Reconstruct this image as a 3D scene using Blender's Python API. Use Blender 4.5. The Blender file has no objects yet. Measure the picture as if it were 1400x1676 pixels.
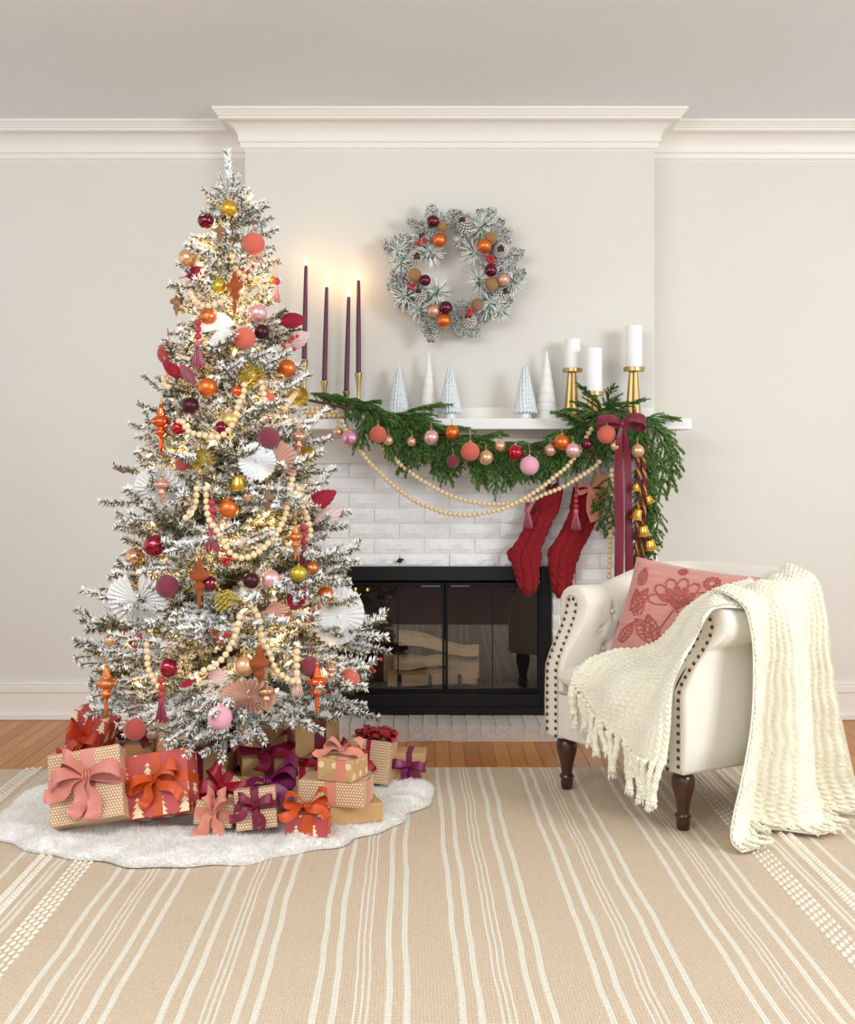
import bpy, math, random
import numpy as np
from mathutils import Vector, Matrix, Euler
random.seed(7); np.random.seed(7)
PI = math.pi
SC = bpy.context.scene
COL = SC.collection
# ------------------------------------------------------------------ camera
FPX, HX, HY, CZ = 2000.0, 700.0, 770.0, 1.09
cam_d = bpy.data.cameras.new('camera'); cam = bpy.data.objects.new('camera', cam_d); COL.objects.link(cam)
cam.location = (0, 0, CZ); cam.rotation_euler = (PI/2, 0, 0)
cam_d.sensor_fit = 'HORIZONTAL'; cam_d.sensor_width = 36; cam_d.lens = 36*FPX/1400
cam_d.shift_y = -(838-HY)/1400; cam_d.clip_start = .05
SC.camera = cam
# ------------------------------------------------------------------ world, light, exposure
w = bpy.data.worlds.new('world'); SC.world = w; w.use_nodes = True
w.node_tree.nodes['Background'].inputs[0].default_value = (.93, 1.0, 1.07, 1)
w.node_tree.nodes['Background'].inputs[1].default_value = .90
def area(name, loc, target, size, power, col):
    l = bpy.data.lights.new(name, 'AREA'); l.shape = 'RECTANGLE'; l.size, l.size_y = size; l.energy = power; l.color = col
    o = bpy.data.objects.new(name, l); COL.objects.link(o); o.location = loc
    o.rotation_euler = (Vector(target)-Vector(loc)).to_track_quat('-Z', 'Y').to_euler(); return o
area('window_light', (3.1, 1.2, 2.1), (-.1, 4.5, .75), (1.3, 1.4), 68, (.96, 1.0, 1.03))
area('added_fill', (-1.2, 1.2, 2.5), (-.5, 3.9, .2), (2.4, .9), 58, (.96, 1.0, 1.02))  # unseen softbox fill, added above the front to brighten floor and furniture
SC.view_settings.view_transform = 'Standard'; SC.view_settings.look = 'None'
SC.view_settings.exposure = .42; SC.view_settings.gamma = 1; SC.view_settings.use_curve_mapping = False
SC.cycles.use_denoising = True
SC.cycles.max_bounces = 8; SC.cycles.caustics_reflective = False; SC.cycles.caustics_refractive = False
SC.cycles.sample_clamp_indirect = 4

def W(px, py, d):
    return Vector(((px-HX)/FPX*d, d, CZ-(py-HY)/FPX*d))
# ------------------------------------------------------------------ helpers
def lin(h):
    h = h.lstrip('#'); o = []
    for i in (0, 2, 4):
        c = int(h[i:i+2], 16)/255; o.append(c/12.92 if c <= .04045 else ((c+.055)/1.055)**2.4)
    return (*o, 1)
MATS = {}
def nt(name):
    m = bpy.data.materials.new(name); m.use_nodes = True; t = m.node_tree
    return m, t, t.nodes['Principled BSDF']
class NB:   # tiny node builder
    def __init__(s, t): s.t = t
    def n(s, typ, **k):
        x = s.t.nodes.new(typ)
        for a, b in k.items(): setattr(x, a, b)
        return x
    def l(s, a, b): s.t.links.new(a, b)
    def m(s, op, a, b=None, c=None):
        x = s.t.nodes.new('ShaderNodeMath'); x.operation = op
        for i, v in enumerate((a, b, c)):
            if v is None: continue
            if isinstance(v, (int, float)): x.inputs[i].default_value = v
            else: s.l(v, x.inputs[i])
        return x.outputs[0]
    def mix(s, f, a, b):
        x = s.t.nodes.new('ShaderNodeMix'); x.data_type = 'RGBA'
        for i, v in ((0, f), (6, a), (7, b)):
            if isinstance(v, (int, float)): x.inputs[i].default_value = v
            elif isinstance(v, tuple): x.inputs[i].default_value = v
            else: s.l(v, x.inputs[i])
        return x.outputs[2]
    def noise(s, vec, scale, detail=3, rough=.5):
        x = s.t.nodes.new('ShaderNodeTexNoise'); x.inputs['Scale'].default_value = scale
        x.inputs['Detail'].default_value = detail; x.inputs['Roughness'].default_value = rough
        if vec: s.l(vec, x.inputs['Vector'])
        return x.outputs[0]
    def bump(s, h, strength, dist, bsdf):
        b = s.t.nodes.new('ShaderNodeBump'); b.inputs['Strength'].default_value = strength; b.inputs['Distance'].default_value = dist
        s.l(h, b.inputs['Height']); s.l(b.outputs[0], bsdf.inputs['Normal'])
def M(name, col, rough=.5, metal=0, var=0, vscale=20, bump=0, bscale=80, bdist=.002, sheen=0, coat=0, emis=0, sss=0, alpha=1, trans=0, col2=None):
    if name in MATS: return MATS[name]
    m, t, b = nt(name); nb = NB(t); c = lin(col)
    b.inputs['Base Color'].default_value = c; b.inputs['Roughness'].default_value = rough; b.inputs['Metallic'].default_value = metal
    tc = nb.n('ShaderNodeTexCoord')
    if var or col2:
        n = nb.noise(tc.outputs['Object'], vscale, 4)
        c2 = lin(col2) if col2 else tuple(max(0, x*(1-var)) for x in c[:3])+(1,)
        r = nb.n('ShaderNodeMapRange'); r.inputs[1].default_value = .35; r.inputs[2].default_value = .65; nb.l(n, r.inputs[0])
        nb.l(nb.mix(r.outputs[0], c, c2), b.inputs['Base Color'])
    if bump: nb.bump(nb.noise(tc.outputs['Object'], bscale, 3), bump, bdist, b)
    if sheen: b.inputs['Sheen Weight'].default_value = sheen; b.inputs['Sheen Roughness'].default_value = .5
    if coat: b.inputs['Coat Weight'].default_value = coat; b.inputs['Coat Roughness'].default_value = .08
    if emis: b.inputs['Emission Color'].default_value = c; b.inputs['Emission Strength'].default_value = emis
    if sss: b.inputs['Subsurface Weight'].default_value = sss; b.inputs['Subsurface Radius'].default_value = (.02, .012, .008)
    if trans: b.inputs['Transmission Weight'].default_value = trans
    MATS[name] = m; return m

class MB:
    def __init__(s): s.v = []; s.f = []; s.m = []; s.uv = None
    def add(s, vs, fs, mi=0):
        o = len(s.v); s.v.extend([tuple(p) for p in vs]); s.f.extend([tuple(i+o for i in f) for f in fs]); s.m.extend([mi]*len(fs)); return s
    def box(s, a, b, mi=0, T=None):
        (x0, y0, z0), (x1, y1, z1) = a, b
        vs = [Vector(p) for p in ((x0,y0,z0),(x1,y0,z0),(x1,y1,z0),(x0,y1,z0),(x0,y0,z1),(x1,y0,z1),(x1,y1,z1),(x0,y1,z1))]
        if T: vs = [T @ p for p in vs]
        return s.add(vs, [(0,3,2,1),(4,5,6,7),(0,1,5,4),(1,2,6,5),(2,3,7,6),(3,0,4,7)], mi)
    def lathe(s, prof, seg=24, c=(0,0,0), mi=0, rmod=None, T=None):
        vs = []; n = len(prof)
        for i, (r, z) in enumerate(prof):
            for k in range(seg):
                a = 2*PI*k/seg; rr = r*(rmod(a, i/(n-1)) if rmod else 1)
                vs.append(Vector((c[0]+rr*math.cos(a), c[1]+rr*math.sin(a), c[2]+z)))
        if T: vs = [T @ p for p in vs]
        fs = [(i*seg+k, i*seg+(k+1) % seg, (i+1)*seg+(k+1) % seg, (i+1)*seg+k) for i in range(n-1) for k in range(seg)]
        if prof[0][1] > prof[-1][1]: fs = [f[::-1] for f in fs]
        s.add(vs, fs, mi)
        o = len(s.v)-len(vs)
        up = prof[0][1] <= prof[-1][1]
        if prof[0][0] > 1e-5: s.f.append(tuple(o+k for k in (range(seg-1, -1, -1) if up else range(seg)))); s.m.append(mi)
        if prof[-1][0] > 1e-5: s.f.append(tuple(o+(n-1)*seg+k for k in (range(seg) if up else range(seg-1, -1, -1)))); s.m.append(mi)
        return s
    def sphere(s, c, r, seg=16, rings=10, mi=0, sc=(1,1,1), T=None):
        vs = [Vector((c[0], c[1], c[2]-r*sc[2]))]
        for i in range(1, rings):
            t = PI*i/rings
            for k in range(seg):
                a = 2*PI*k/seg
                vs.append(Vector((c[0]+r*sc[0]*math.sin(t)*math.cos(a), c[1]+r*sc[1]*math.sin(t)*math.sin(a), c[2]-r*sc[2]*math.cos(t))))
        vs.append(Vector((c[0], c[1], c[2]+r*sc[2])))
        if T: vs = [T @ p for p in vs]
        fs = [(0, 1+(k+1) % seg, 1+k) for k in range(seg)]
        for i in range(rings-2):
            for k in range(seg):
                a = 1+i*seg; fs.append((a+k, a+(k+1) % seg, a+seg+(k+1) % seg, a+seg+k))
        a = 1+(rings-2)*seg; e = len(vs)-1
        fs += [(a+k, a+(k+1) % seg, e) for k in range(seg)]
        return s.add(vs, fs, mi)
    def tube(s, pts, r, seg=6, mi=0, cap=True, closed=False):
        pts = [Vector(p) for p in pts]; n = len(pts)
        rs = r if isinstance(r, (list, tuple)) else [r]*n
        up = None; rings = []
        for i in range(n):
            if closed: t = (pts[(i+1) % n]-pts[i-1]).normalized()
            else: t = (pts[min(i+1, n-1)]-pts[max(i-1, 0)]).normalized()
            if up is None:
                up = t.orthogonal().normalized()
            else:
                up = (up-t*up.dot(t))
                up = up.normalized() if up.length > 1e-6 else t.orthogonal().normalized()
            b = t.cross(up)
            rings.append([pts[i]+rs[i]*(math.cos(2*PI*k/seg)*up+math.sin(2*PI*k/seg)*b) for k in range(seg)])
        vs = [p for q in rings for p in q]
        m = n if closed else n-1
        fs = [(i*seg+k, i*seg+(k+1) % seg, ((i+1) % n)*seg+(k+1) % seg, ((i+1) % n)*seg+k) for i in range(m) for k in range(seg)]
        if cap and not closed: fs += [tuple(range(seg-1, -1, -1)), tuple((n-1)*seg+k for k in range(seg))]
        return s.add(vs, fs, mi)
    def grid(s, P, mi=0, closed_u=False):   # P[i][j] positions
        nu, nv = len(P), len(P[0])
        vs = [p for r in P for p in r]; fs = []
        for i in range(nu if closed_u else nu-1):
            for j in range(nv-1):
                a = i*nv+j; b = ((i+1) % nu)*nv+j; fs.append((a, b, b+1, a+1))
        return s.add(vs, fs, mi)
    def ribbon(s, pts, wd, width, th=.0012, mi=0):   # strip with thickness; wd: width vector or list
        pts = smooth(pts, 4); n = len(pts)
        if not isinstance(wd, list): wd = [wd]*n
        else: wd = smooth(wd, 4)[:n]
        ws = width if isinstance(width, list) else [width]*n
        if isinstance(width, list): ws = [float(x) for x in np.interp(np.linspace(0, 1, n), np.linspace(0, 1, len(width)), width)]
        A = []
        for i in range(n):
            t = (pts[min(i+1, n-1)]-pts[max(i-1, 0)]).normalized(); ww = Vector(wd[i]); ww = (ww-t*ww.dot(t)).normalized()
            nn = t.cross(ww).normalized(); c = pts[i]; h = ws[i]/2
            A.append([c-ww*h+nn*th*.5, c-ww*h*.5+nn*(th*.5+h*.06), c+nn*(th*.5+h*.08), c+ww*h*.5+nn*(th*.5+h*.06), c+ww*h+nn*th*.5,
                      c+ww*h-nn*th*.5, c+ww*h*.5+nn*(h*.06-th*.5), c+nn*(h*.08-th*.5), c-ww*h*.5+nn*(h*.06-th*.5), c-ww*h-nn*th*.5])
        k = 10; vs = [p for r in A for p in r]
        fs = [(i*k+j, i*k+(j+1) % k, (i+1)*k+(j+1) % k, (i+1)*k+j) for i in range(n-1) for j in range(k)]
        fs += [tuple(range(k-1, -1, -1)), tuple((n-1)*k+j for j in range(k))]
        return s.add(vs, fs, mi)
    def mesh(s, name, mats, smoothf=True):
        me = bpy.data.meshes.new(name); me.from_pydata([tuple(v) for v in s.v], [], s.f)
        for m in (mats if isinstance(mats, (list, tuple)) else [mats]): me.materials.append(m)
        if any(s.m): me.polygons.foreach_set('material_index', s.m)
        if smoothf: me.polygons.foreach_set('use_smooth', [True]*len(s.f))
        me.update(); return me
    def obj(s, name, mats, parent=None, loc=(0,0,0), rot=(0,0,0), sm=True, auto=None):
        o = bpy.data.objects.new(name, s.mesh(name, mats, sm)); COL.objects.link(o)
        o.location = loc; o.rotation_euler = rot; o.parent = parent
        if auto is not None:
            o.data.set_sharp_from_angle(angle=math.radians(auto))
        return o
def link(name, me, parent=None, loc=(0,0,0), rot=(0,0,0), scale=1):
    o = bpy.data.objects.new(name, me); COL.objects.link(o); o.parent = parent; o.location = loc
    if isinstance(rot, Matrix): o.rotation_euler = rot.to_euler()
    else: o.rotation_euler = rot
    o.scale = (scale,)*3 if isinstance(scale, (int, float)) else scale
    return o
def thing(name, label, cat, loc=(0,0,0), rot=(0,0,0), group=None):
    o = bpy.data.objects.new(name, None); COL.objects.link(o); o.location = loc; o.rotation_euler = rot; o.empty_display_size = .05
    return tag(o, label, cat, group)
def tag(o, label, cat, group=None):
    o['label'] = label; o['category'] = cat
    if group: o['group'] = group
    return o
def lab(o, l): o['label'] = l; return o
def struct(o): o['kind'] = 'structure'; return o
def stuff(o): o['kind'] = 'stuff'; return o
def bevel(o, wd, seg=2, ang=.6):
    m = o.modifiers.new('bevel', 'BEVEL'); m.width = wd; m.segments = seg; m.limit_method = 'ANGLE'; m.angle_limit = ang; return o
def smooth(P, k):
    P = [Vector(p) for p in P]; n = len(P)
    if n < 3: return [P[0].lerp(P[-1], i/(2*k)) for i in range(2*k+1)]
    out = []
    for i in range(n-1):
        a, b, c, d = P[max(i-1, 0)], P[i], P[i+1], P[min(i+2, n-1)]
        for j in range(k):
            t = j/k
            out.append(.5*((2*b)+(c-a)*t+(2*a-5*b+4*c-d)*t*t+(3*b-a-3*c+d)*t**3))
    out.append(P[-1]); return out
def arclen(P, step):
    P = smooth(P, 10); L = [0]
    for a, b in zip(P, P[1:]): L.append(L[-1]+(b-a).length)
    out = []; i = 0; s_ = 0
    while s_ <= L[-1]:
        while i < len(L)-2 and L[i+1] < s_: i += 1
        t = (s_-L[i])/max(1e-9, L[i+1]-L[i]); out.append(P[i].lerp(P[i+1], t)); s_ += step
    return out
# ------------------------------------------------------------------ room materials
def wall_mat():
    m, t, b = nt('painted_plaster'); nb = NB(t); tc = nb.n('ShaderNodeTexCoord')
    n = nb.noise(tc.outputs['Object'], 2.2, 5)
    nb.l(nb.mix(n, lin('dfdbd1'), lin('dad5ca')), b.inputs['Base Color']); b.inputs['Roughness'].default_value = .55
    nb.bump(nb.noise(tc.outputs['Object'], 14, 5), .15, .01, b); return m
MW = wall_mat()
MCEIL = M('ceiling_paint', 'edf0f1', .7, bump=.08, bscale=6, bdist=.01)
MTRIM = M('trim_paint', 'ebe6dd', .42, bump=.08, bscale=30, bdist=.004)
MWHITE = M('white_shelf_paint', 'f2f0ec', .38)
def wood_floor(name, c1, c2):
    m, t, b = nt(name); nb = NB(t); tc = nb.n('ShaderNodeTexCoord'); mp = nb.n('ShaderNodeMapping')
    mp.inputs['Scale'].default_value = (28, 1.6, 10); nb.l(tc.outputs['Object'], mp.inputs[0])
    oi = nb.n('ShaderNodeObjectInfo'); geo = nb.noise(mp.outputs[0], 1.5, 6, .6)
    base = nb.mix(oi.outputs['Random'], lin(c1), lin(c2))
    nb.l(nb.mix(nb.m('MULTIPLY', geo, .75), base, lin('94561f')), b.inputs['Base Color'])
    b.inputs['Roughness'].default_value = .36; nb.bump(geo, .15, .002, b); return m
MFLOOR = wood_floor('oiled_fir', 'e09a48', 'bf7630')
DW = 5.36; DB = 5.18; ZC = 2.60; XL, XR = (400-700)/FPX*DB, (1072-700)/FPX*DB
# floor
fl = struct(MB().box((-4, -3, -.12), (4, DW+.2, -.012)).obj('floor', M('subfloor', '6b3f20', .7)))
x = -2.66; pw = .0572; r = random.Random(3)
pl_cache = {}
while x < 2.66:
    y = 2.6-r.random()*.8
    while y < DW:
        L = r.choice([.9, 1.25, 1.6]); y1 = min(y+L, DW)
        key = round(y1-y, 3)
        mb = MB().box((-pw/2+.0006, 0, -.02), (pw/2-.0006, y1-y-.0012, 0))
        o = mb.obj('plank', MFLOOR, fl, (x+pw/2, y, r.uniform(-.0006, 0)), sm=False); bevel(o, .0008, 1)
        y = y1
    x += pw
# walls
struct(MB().box((-4, DW, -.1), (4, DW+.12, ZC+.02)).obj('wall_back', MW, sm=False))
cb = struct(MB().box((XL, DB, 0), (XR, DW+.02, ZC+.01)).obj('wall_chimney_breast', MW, sm=False)); bevel(cb, .006)
struct(MB().box((-4, -1.6, ZC), (4, DW+.12, ZC+.12)).obj('ceiling', MCEIL, sm=False))
# crown
prof = [(.118, 0), (.118, .010), (.112, .013), (.108, .020), (.100, .026), (.100, .031), (.094, .033), (.094, .042), (.088, .046)]
for i in range(1, 9):
    a = i/9*PI/2; prof.append((.022+.066*(1-math.sin(a)), .046+.066*(1-math.cos(a))))
prof += [(.022, .113), (.022, .121), (.015, .124), (.015, .136), (.012, .145), (.004, .152), (.002, .158), (-.02, .158), (-.02, 0)]
path = [(-4, DW, 0), (XL, DW, -1), (XL, DB, -1), (XR, DB, 1), (XR, DW, 1), (4, DW, 0)]
P = [[Vector((px+o*sx, py-o, ZC-z)) for (o, z) in prof] for (px, py, sx) in path]
c = struct(MB().grid(P).obj('trim_1', MTRIM, auto=28))
# baseboard: board, cap, shoe
for nm, x0, x1 in (('baseboard_left', -4, XL), ('baseboard_right', XR, 4)):
    mb = MB().box((x0, DW-.014, 0), (x1, DW, .120)).box((x0, DW-.020, .118), (x1, DW, .150)).box((x0, DW-.015, .150), (x1, DW, .163)).box((x0, DW-.028, 0), (x1, DW-.014, .026))
    bevel(struct(mb.obj(nm, MTRIM, sm=False)), .003)
# ------------------------------------------------------------------ fireplace
def brick_mesh(w_, h_, d_, rough, seed, mat):
    """one painted split-face brick, front at -y"""
    rr = np.random.RandomState(seed); nx, nz = max(3, int(w_/.022)), max(3, int(h_/.018))
    P = []
    for i in range(nx+1):
        row = []
        for j in range(nz+1):
            e = (i in (0, nx)) or (j in (0, nz)); u, v = i/nx-.5, j/nz-.5
            row.append(Vector((u*w_, -d_+(.003 if e else -rough*rr.rand()), v*h_)))
        P.append(row)
    mb = MB().grid(P)
    # skirt
    for i in range(nx):
        for j in (0, nz):
            a, b = P[i][j], P[i+1][j]; q = [a, b, Vector((b.x, 0, b.z)), Vector((a.x, 0, a.z))]
            mb.add(q if j == 0 else q, [(3, 2, 1, 0) if j == 0 else (0, 1, 2, 3)])
    for j in range(nz):
        for i in (0, nx):
            a, b = P[i][j], P[i][j+1]; q = [a, b, Vector((b.x, 0, b.z)), Vector((a.x, 0, a.z))]
            mb.add(q, [(0, 1, 2, 3) if i == 0 else (3, 2, 1, 0)])
    return mb.mesh('brick', mat, False)
MBR = M('whitewashed_brick', 'fdfcfa', .6, var=.04, vscale=14, bump=.6, bscale=70, bdist=.006)
MMORT = M('painted_mortar', 'efece7', .8, bump=.4, bscale=120)
FX0, FX1 = (400-700)/FPX*5.13, (1079-700)/FPX*5.13
ZFR = CZ+(HY-757)/FPX*5.13         # bottom of frieze
BX0, BX1 = (553-700)/FPX*5.13, (904-700)/FPX*5.13   # insert opening
ZI0, ZI1 = .066, CZ-(927-HY)/FPX*5.13
fs = thing('brick_surround', 'white painted split-face brick fireplace surround below the mantel shelf', 'fireplace', (0, DB, 0))
mo = MB()
mo.box((FX0+.004, -.038, 0), (BX0, 0, ZFR)).box((BX1, -.038, 0), (FX1-.004, 0, ZFR)).box((BX0, -.038, ZI1), (BX1, 0, ZFR))
mo.obj('mortar', MMORT, fs, sm=False)
bms = {}
def bmesh_for(w_, sd):
    k = (round(w_, 3), sd)
    if k not in bms: bms[k] = brick_mesh(w_, .0572, .04, .0075, sd+int(w_*1000), MBR)
    return bms[k]
ch = .0640; x_ref = (571-700)/FPX*5.13; pitch = .2115
z = ZFR-ch/2; row = 0
while z > -.01:
    off = x_ref+(pitch/2 if row % 2 else 0); k0 = math.floor((FX0-off)/pitch)
    for k in range(k0, 10):
        a, b = off+k*pitch, off+(k+1)*pitch
        a, b = max(a, FX0), min(b, FX1)
        segs = [(a, b)]
        if z-ch/2 < ZI1-.03:
            segs = [(a, min(b, BX0)), (max(a, BX1), b)]
        for a2, b2 in segs:
            if b2-a2 > .03:
                q = round(b2-a2-.007, 3)
                link('brick', bmesh_for(q, r.randrange(4)), fs, ((a2+b2)/2, -.004-r.random()*.004, z))
    z -= ch; row += 1
# frieze + mantel shelf
fz = thing('mantel_shelf', 'white painted mantel shelf with frieze board across the chimney breast', 'mantel', (0, DB, 0))
ZS = 1.302; SY = -.20; SX0, SX1 = (340-700)/FPX*4.98, (1133-700)/FPX*4.98
bevel(MB().box((SX0, SY, 1.258), (SX1, 0, ZS)).obj('shelf', MWHITE, fz, sm=False), .003)
bevel(MB().box((FX0-.01, -.062, ZFR), (FX1+.01, 0, 1.235)).box((FX0-.014, -.066, ZFR-.004), (FX1+.014, 0, ZFR+.006)).obj('frieze', MTRIM, fz, sm=False), .002)
pm = [(.066, 0), (.072, .004)]+[(.072+.05*(1-math.cos(i/6*PI/2)), .004+.022*math.sin(i/6*PI/2)) for i in range(1, 7)]+[(.128, .03), (.0, .03)]
P = [[Vector((px+o*sx, -o, 1.229+z)) for (o, z) in pm] for (px, sx, _) in ((FX0, -1, 0), (FX1, 1, 0))]
P = [[Vector((FX0-o+.066, 0, 1.229+z)) for o, z in pm]]+[[Vector((FX0-o+.066, -o, 1.229+z)) for o, z in pm]]+[[Vector((FX1+o-.066, -o, 1.229+z)) for o, z in pm]]+[[Vector((FX1+o-.066, 0, 1.229+z)) for o, z in pm]]
MB().grid(P).obj('moulding', MTRIM, fz, auto=30)
bevel(MB().box((XL+.002, -.022, ZS), (XR-.012, 0, 1.357)).obj('back_strip', MTRIM, fz, sm=False), .003)
MB().tube([(SX1-.055, SY+.06, 1.258), (SX1-.055, SY+.06, 1.236), (SX1-.058, SY+.052, 1.232), (SX1-.058, SY+.045, 1.238)], .0012, 5).obj('cup_hook', M('hook_metal', '7a7670', .35, 1), fz)
# hearth
hx0, hx1 = (452-700)/FPX*4.91, (1004-700)/FPX*4.91
he = thing('hearth', 'low whitewashed brick hearth step in front of the black firebox', 'hearth', (0, DB, 0))
MHB = M('hearth_brick_paint', 'e3dcd2', .6, vscale=9, bump=.6, bscale=90, bdist=.005, col2='cfc3b8')
MB().box((hx0+.003, -.262, 0), (hx1-.003, 0, .060)).obj('mortar', MMORT, he, sm=False)
hm = [MB() for _ in range(5)]; hms = []
for k in range(5):
    rr = np.random.RandomState(k); nx, ny, nz = 4, 3, 4; w_ = .0545; D = .266
    ptop = [[Vector(((i/nx-.5)*w_, -D+D*j/ny*.985, .0655+.001*rr.rand())) for j in range(ny+1)] for i in range(nx+1)]
    pf = [[Vector(((i/nx-.5)*w_, -D-(.004*rr.rand() if 0 < i < nx and 0 < j < nz else 0), .0655*j/nz)) for j in range(nz+1)] for i in range(nx+1)]
    for i in range(nx+1): pf[i][nz] = ptop[i][0]
    m_ = MB().grid(pf); m_.grid([c_[::1] for c_ in ptop])
    m_.add([(-w_/2, -D, 0), (-w_/2, -.003, 0), (-w_/2, -.003, .0655), (-w_/2, -D, .0655)], [(3, 2, 1, 0)])
    m_.add([(w_/2, -D, 0), (w_/2, -.003, 0), (w_/2, -.003, .0655), (w_/2, -D, .0655)], [(0, 1, 2, 3)])
    hms.append(m_.mesh('brick', MHB, False))
nb_ = int(round((hx1-hx0)/.0598))
for k in range(nb_):
    link('brick', hms[k % 5], he, (hx0+(k+.5)*(hx1-hx0)/nb_, r.uniform(-.002, .001), r.uniform(-.0015, .001)))
# ------------------------------------------------------------------ firebox insert
MBLK = M('black_metal', '0d0d0e', .38, .3, bump=.05, bscale=40)
MBLK2 = M('black_trim_gloss', '17171a', .22, .6)
fi = thing('fireplace_insert', 'black metal fireplace insert with two glass doors over the hearth', 'fireplace insert', (0, DB-.055, 0))
ix = lambda p: (p-700)/FPX*5.125
iz = lambda p: CZ-(p-HY)/FPX*5.125
def ring(mb, x0, x1, z0, z1, l, rr_, t, b, y0, y1):
    mb.box((x0, y0, z0), (x0+l, y1, z1)); mb.box((x1-rr_, y0, z0), (x1, y1, z1)); mb.box((x0+l, y0, z1-t), (x1-rr_, y1, z1)); mb.box((x0+l, y0, z0), (x1-rr_, y1, z0+b)); return mb
ox0, ox1, oz0, oz1 = ix(555.5), ix(903), .067, iz(927)
bevel(ring(MB(), ox0, ox1, oz0, oz1, .047, .047, .060, .088, -.012, .05).obj('frame', MBLK, fi, sm=False), .003)
MB().box((ox0+.02, -.018, .100), (ox1-.02, -.011, .104)).obj('frame_lip', MBLK2, fi, sm=False)
MFB = M('sooty_firebrick', '2b2520', .9, bump=.5, bscale=25, bdist=.006, col2='171412', vscale=6)
fb = MB()
a, b, c_, d = ox0+.05, ox1-.05, .12, oz1-.05
Z0, Z1, Y0, Y1 = c_, d, .052, .46
fb.add([(a, Y0, Z0), (b, Y0, Z0), (b-.09, Y1, Z0), (a+.09, Y1, Z0), (a, Y0, Z1), (b, Y0, Z1), (b-.09, Y1, Z1), (a+.09, Y1, Z1)],
       [(0, 1, 2, 3), (7, 6, 5, 4), (0, 3, 7, 4), (1, 5, 6, 2), (3, 2, 6, 7)])
fb.obj('firebox', MFB, fi, sm=False)
cb.hide_render = False
# recess in breast for the firebox
bo = cb.modifiers.new('hole', 'BOOLEAN')
cut = MB().box((a-.01, DB-.2, .10), (b+.01, DB+.5, d+.01)).obj('cutter', MBLK); bo.object = cut; bo.operation = 'DIFFERENCE'; bo.solver = 'EXACT'
dg = bpy.context.evaluated_depsgraph_get()
cb.data = bpy.data.meshes.new_from_object(cb.evaluated_get(dg)); cb.modifiers.clear()
wb = bpy.data.objects['wall_back']; bo = wb.modifiers.new('hole', 'BOOLEAN'); bo.object = cut; bo.operation = 'DIFFERENCE'; bo.solver = 'EXACT'
dg = bpy.context.evaluated_depsgraph_get(); wb.data = bpy.data.meshes.new_from_object(wb.evaluated_get(dg)); wb.modifiers.clear()
bpy.data.objects.remove(cut)
mg, t, bs = nt('tinted_glass'); nbg = NB(t)
t.nodes.remove(bs); gl = nbg.n('ShaderNodeBsdfGlossy'); gl.inputs['Roughness'].default_value = .015; gl.inputs[0].default_value = (.9, .9, .9, 1)
tr = nbg.n('ShaderNodeBsdfTransparent'); tr.inputs[0].default_value = (.98, .97, .96, 1)
fr = nbg.n('ShaderNodeFresnel'); fr.inputs[0].default_value = 1.5; ms = nbg.n('ShaderNodeMixShader')
fac = nbg.m('MINIMUM', nbg.m('ADD', nbg.m('MULTIPLY', fr.outputs[0], 1.0), .015), 1.0)
nbg.l(fac, ms.inputs[0]); nbg.l(tr.outputs[0], ms.inputs[1]); nbg.l(gl.outputs[0], ms.inputs[2])
nbg.l(ms.outputs[0], t.nodes['Material Output'].inputs[0])
dz0, dz1 = .067+.092, oz1-.066
mid = ix(728.5)
for x0, x1, fold in ((ix(576), mid-.0015, ix(652)), (mid+.0015, ix(883), ix(806))):
    dr = thing('x', '', '') ; 
    for k in ('label', 'category'): del dr[k]
    dr.name = 'door'; dr.parent = fi; dr.location = (0, -.016, 0)
    bevel(ring(MB(), x0, x1, dz0, dz1, .010, .010, .020, .020, -.006, .008).obj('door_frame', MBLK2, dr, sm=False), .0015)
    MB().box((fold-.002, -.003, dz0+.02), (fold+.002, .005, dz1-.02)).obj('hinge_bar', MBLK2, dr, sm=False)
    MB().box((x0+.010, .0, dz0+.020), (x1-.010, .004, dz1-.020)).obj('glass', mg, dr, sm=False)
    xc = (x1-.06) if x1 < mid+.001 else (x0+.06)
    bevel(MB().box((xc-.04, -.020, dz1-.018), (xc+.04, -.006, dz1-.010)).obj('handle', M('dark_chrome', '6f6f72', .25, 1), dr, sm=False), .002)
# damper knob on the brick above insert
kb = thing('damper_knob', 'small dark metal damper knob on the white brick above the insert', 'knob', (ix(655), DB-.05, iz(917)))
MB().sphere((0, -.02, 0), .010, 12, 8).tube([(0, -.02, 0), (0, .015, 0)], .004, 8).tube([(-.014, -.018, -.006), (.014, -.018, .006)], .004, 8).obj('knob', M('aged_brass_dark', '3c3428', .4, .9), kb)
# grate + logs
MGR = M('cast_iron', '1a1a1c', .6, .5)
gr = thing('fire_grate', 'black iron fire grate with three upright prongs holding the logs', 'grate', (0, DB+.10, .125))
for px in (655, 704, 752):
    X = ix(px)*1.03
    MB().box((X-.008, -.055, 0), (X+.008, -.045, .085)).add([(X-.008, -.055, .085), (X+.008, -.055, .085), (X+.008, -.045, .085), (X-.008, -.045, .085), (X, -.05, .098)], [(0, 1, 4), (1, 2, 4), (2, 3, 4), (3, 0, 4)]).obj('prong', MGR, gr, sm=False)
    MB().box((X-.008, -.045, .02), (X+.008, .22, .034)).obj('bar', MGR, gr, sm=False)
    for y in (-.03, .2): MB().box((X-.006, y, 0), (X+.006, y+.012, .02)).obj('foot', MGR, gr, sm=False)
for y in (.0, .17): MB().box((ix(640)*1.03, y, .012), (ix(770)*1.03, y+.012, .02)).obj('bar', MGR, gr, sm=False)
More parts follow.
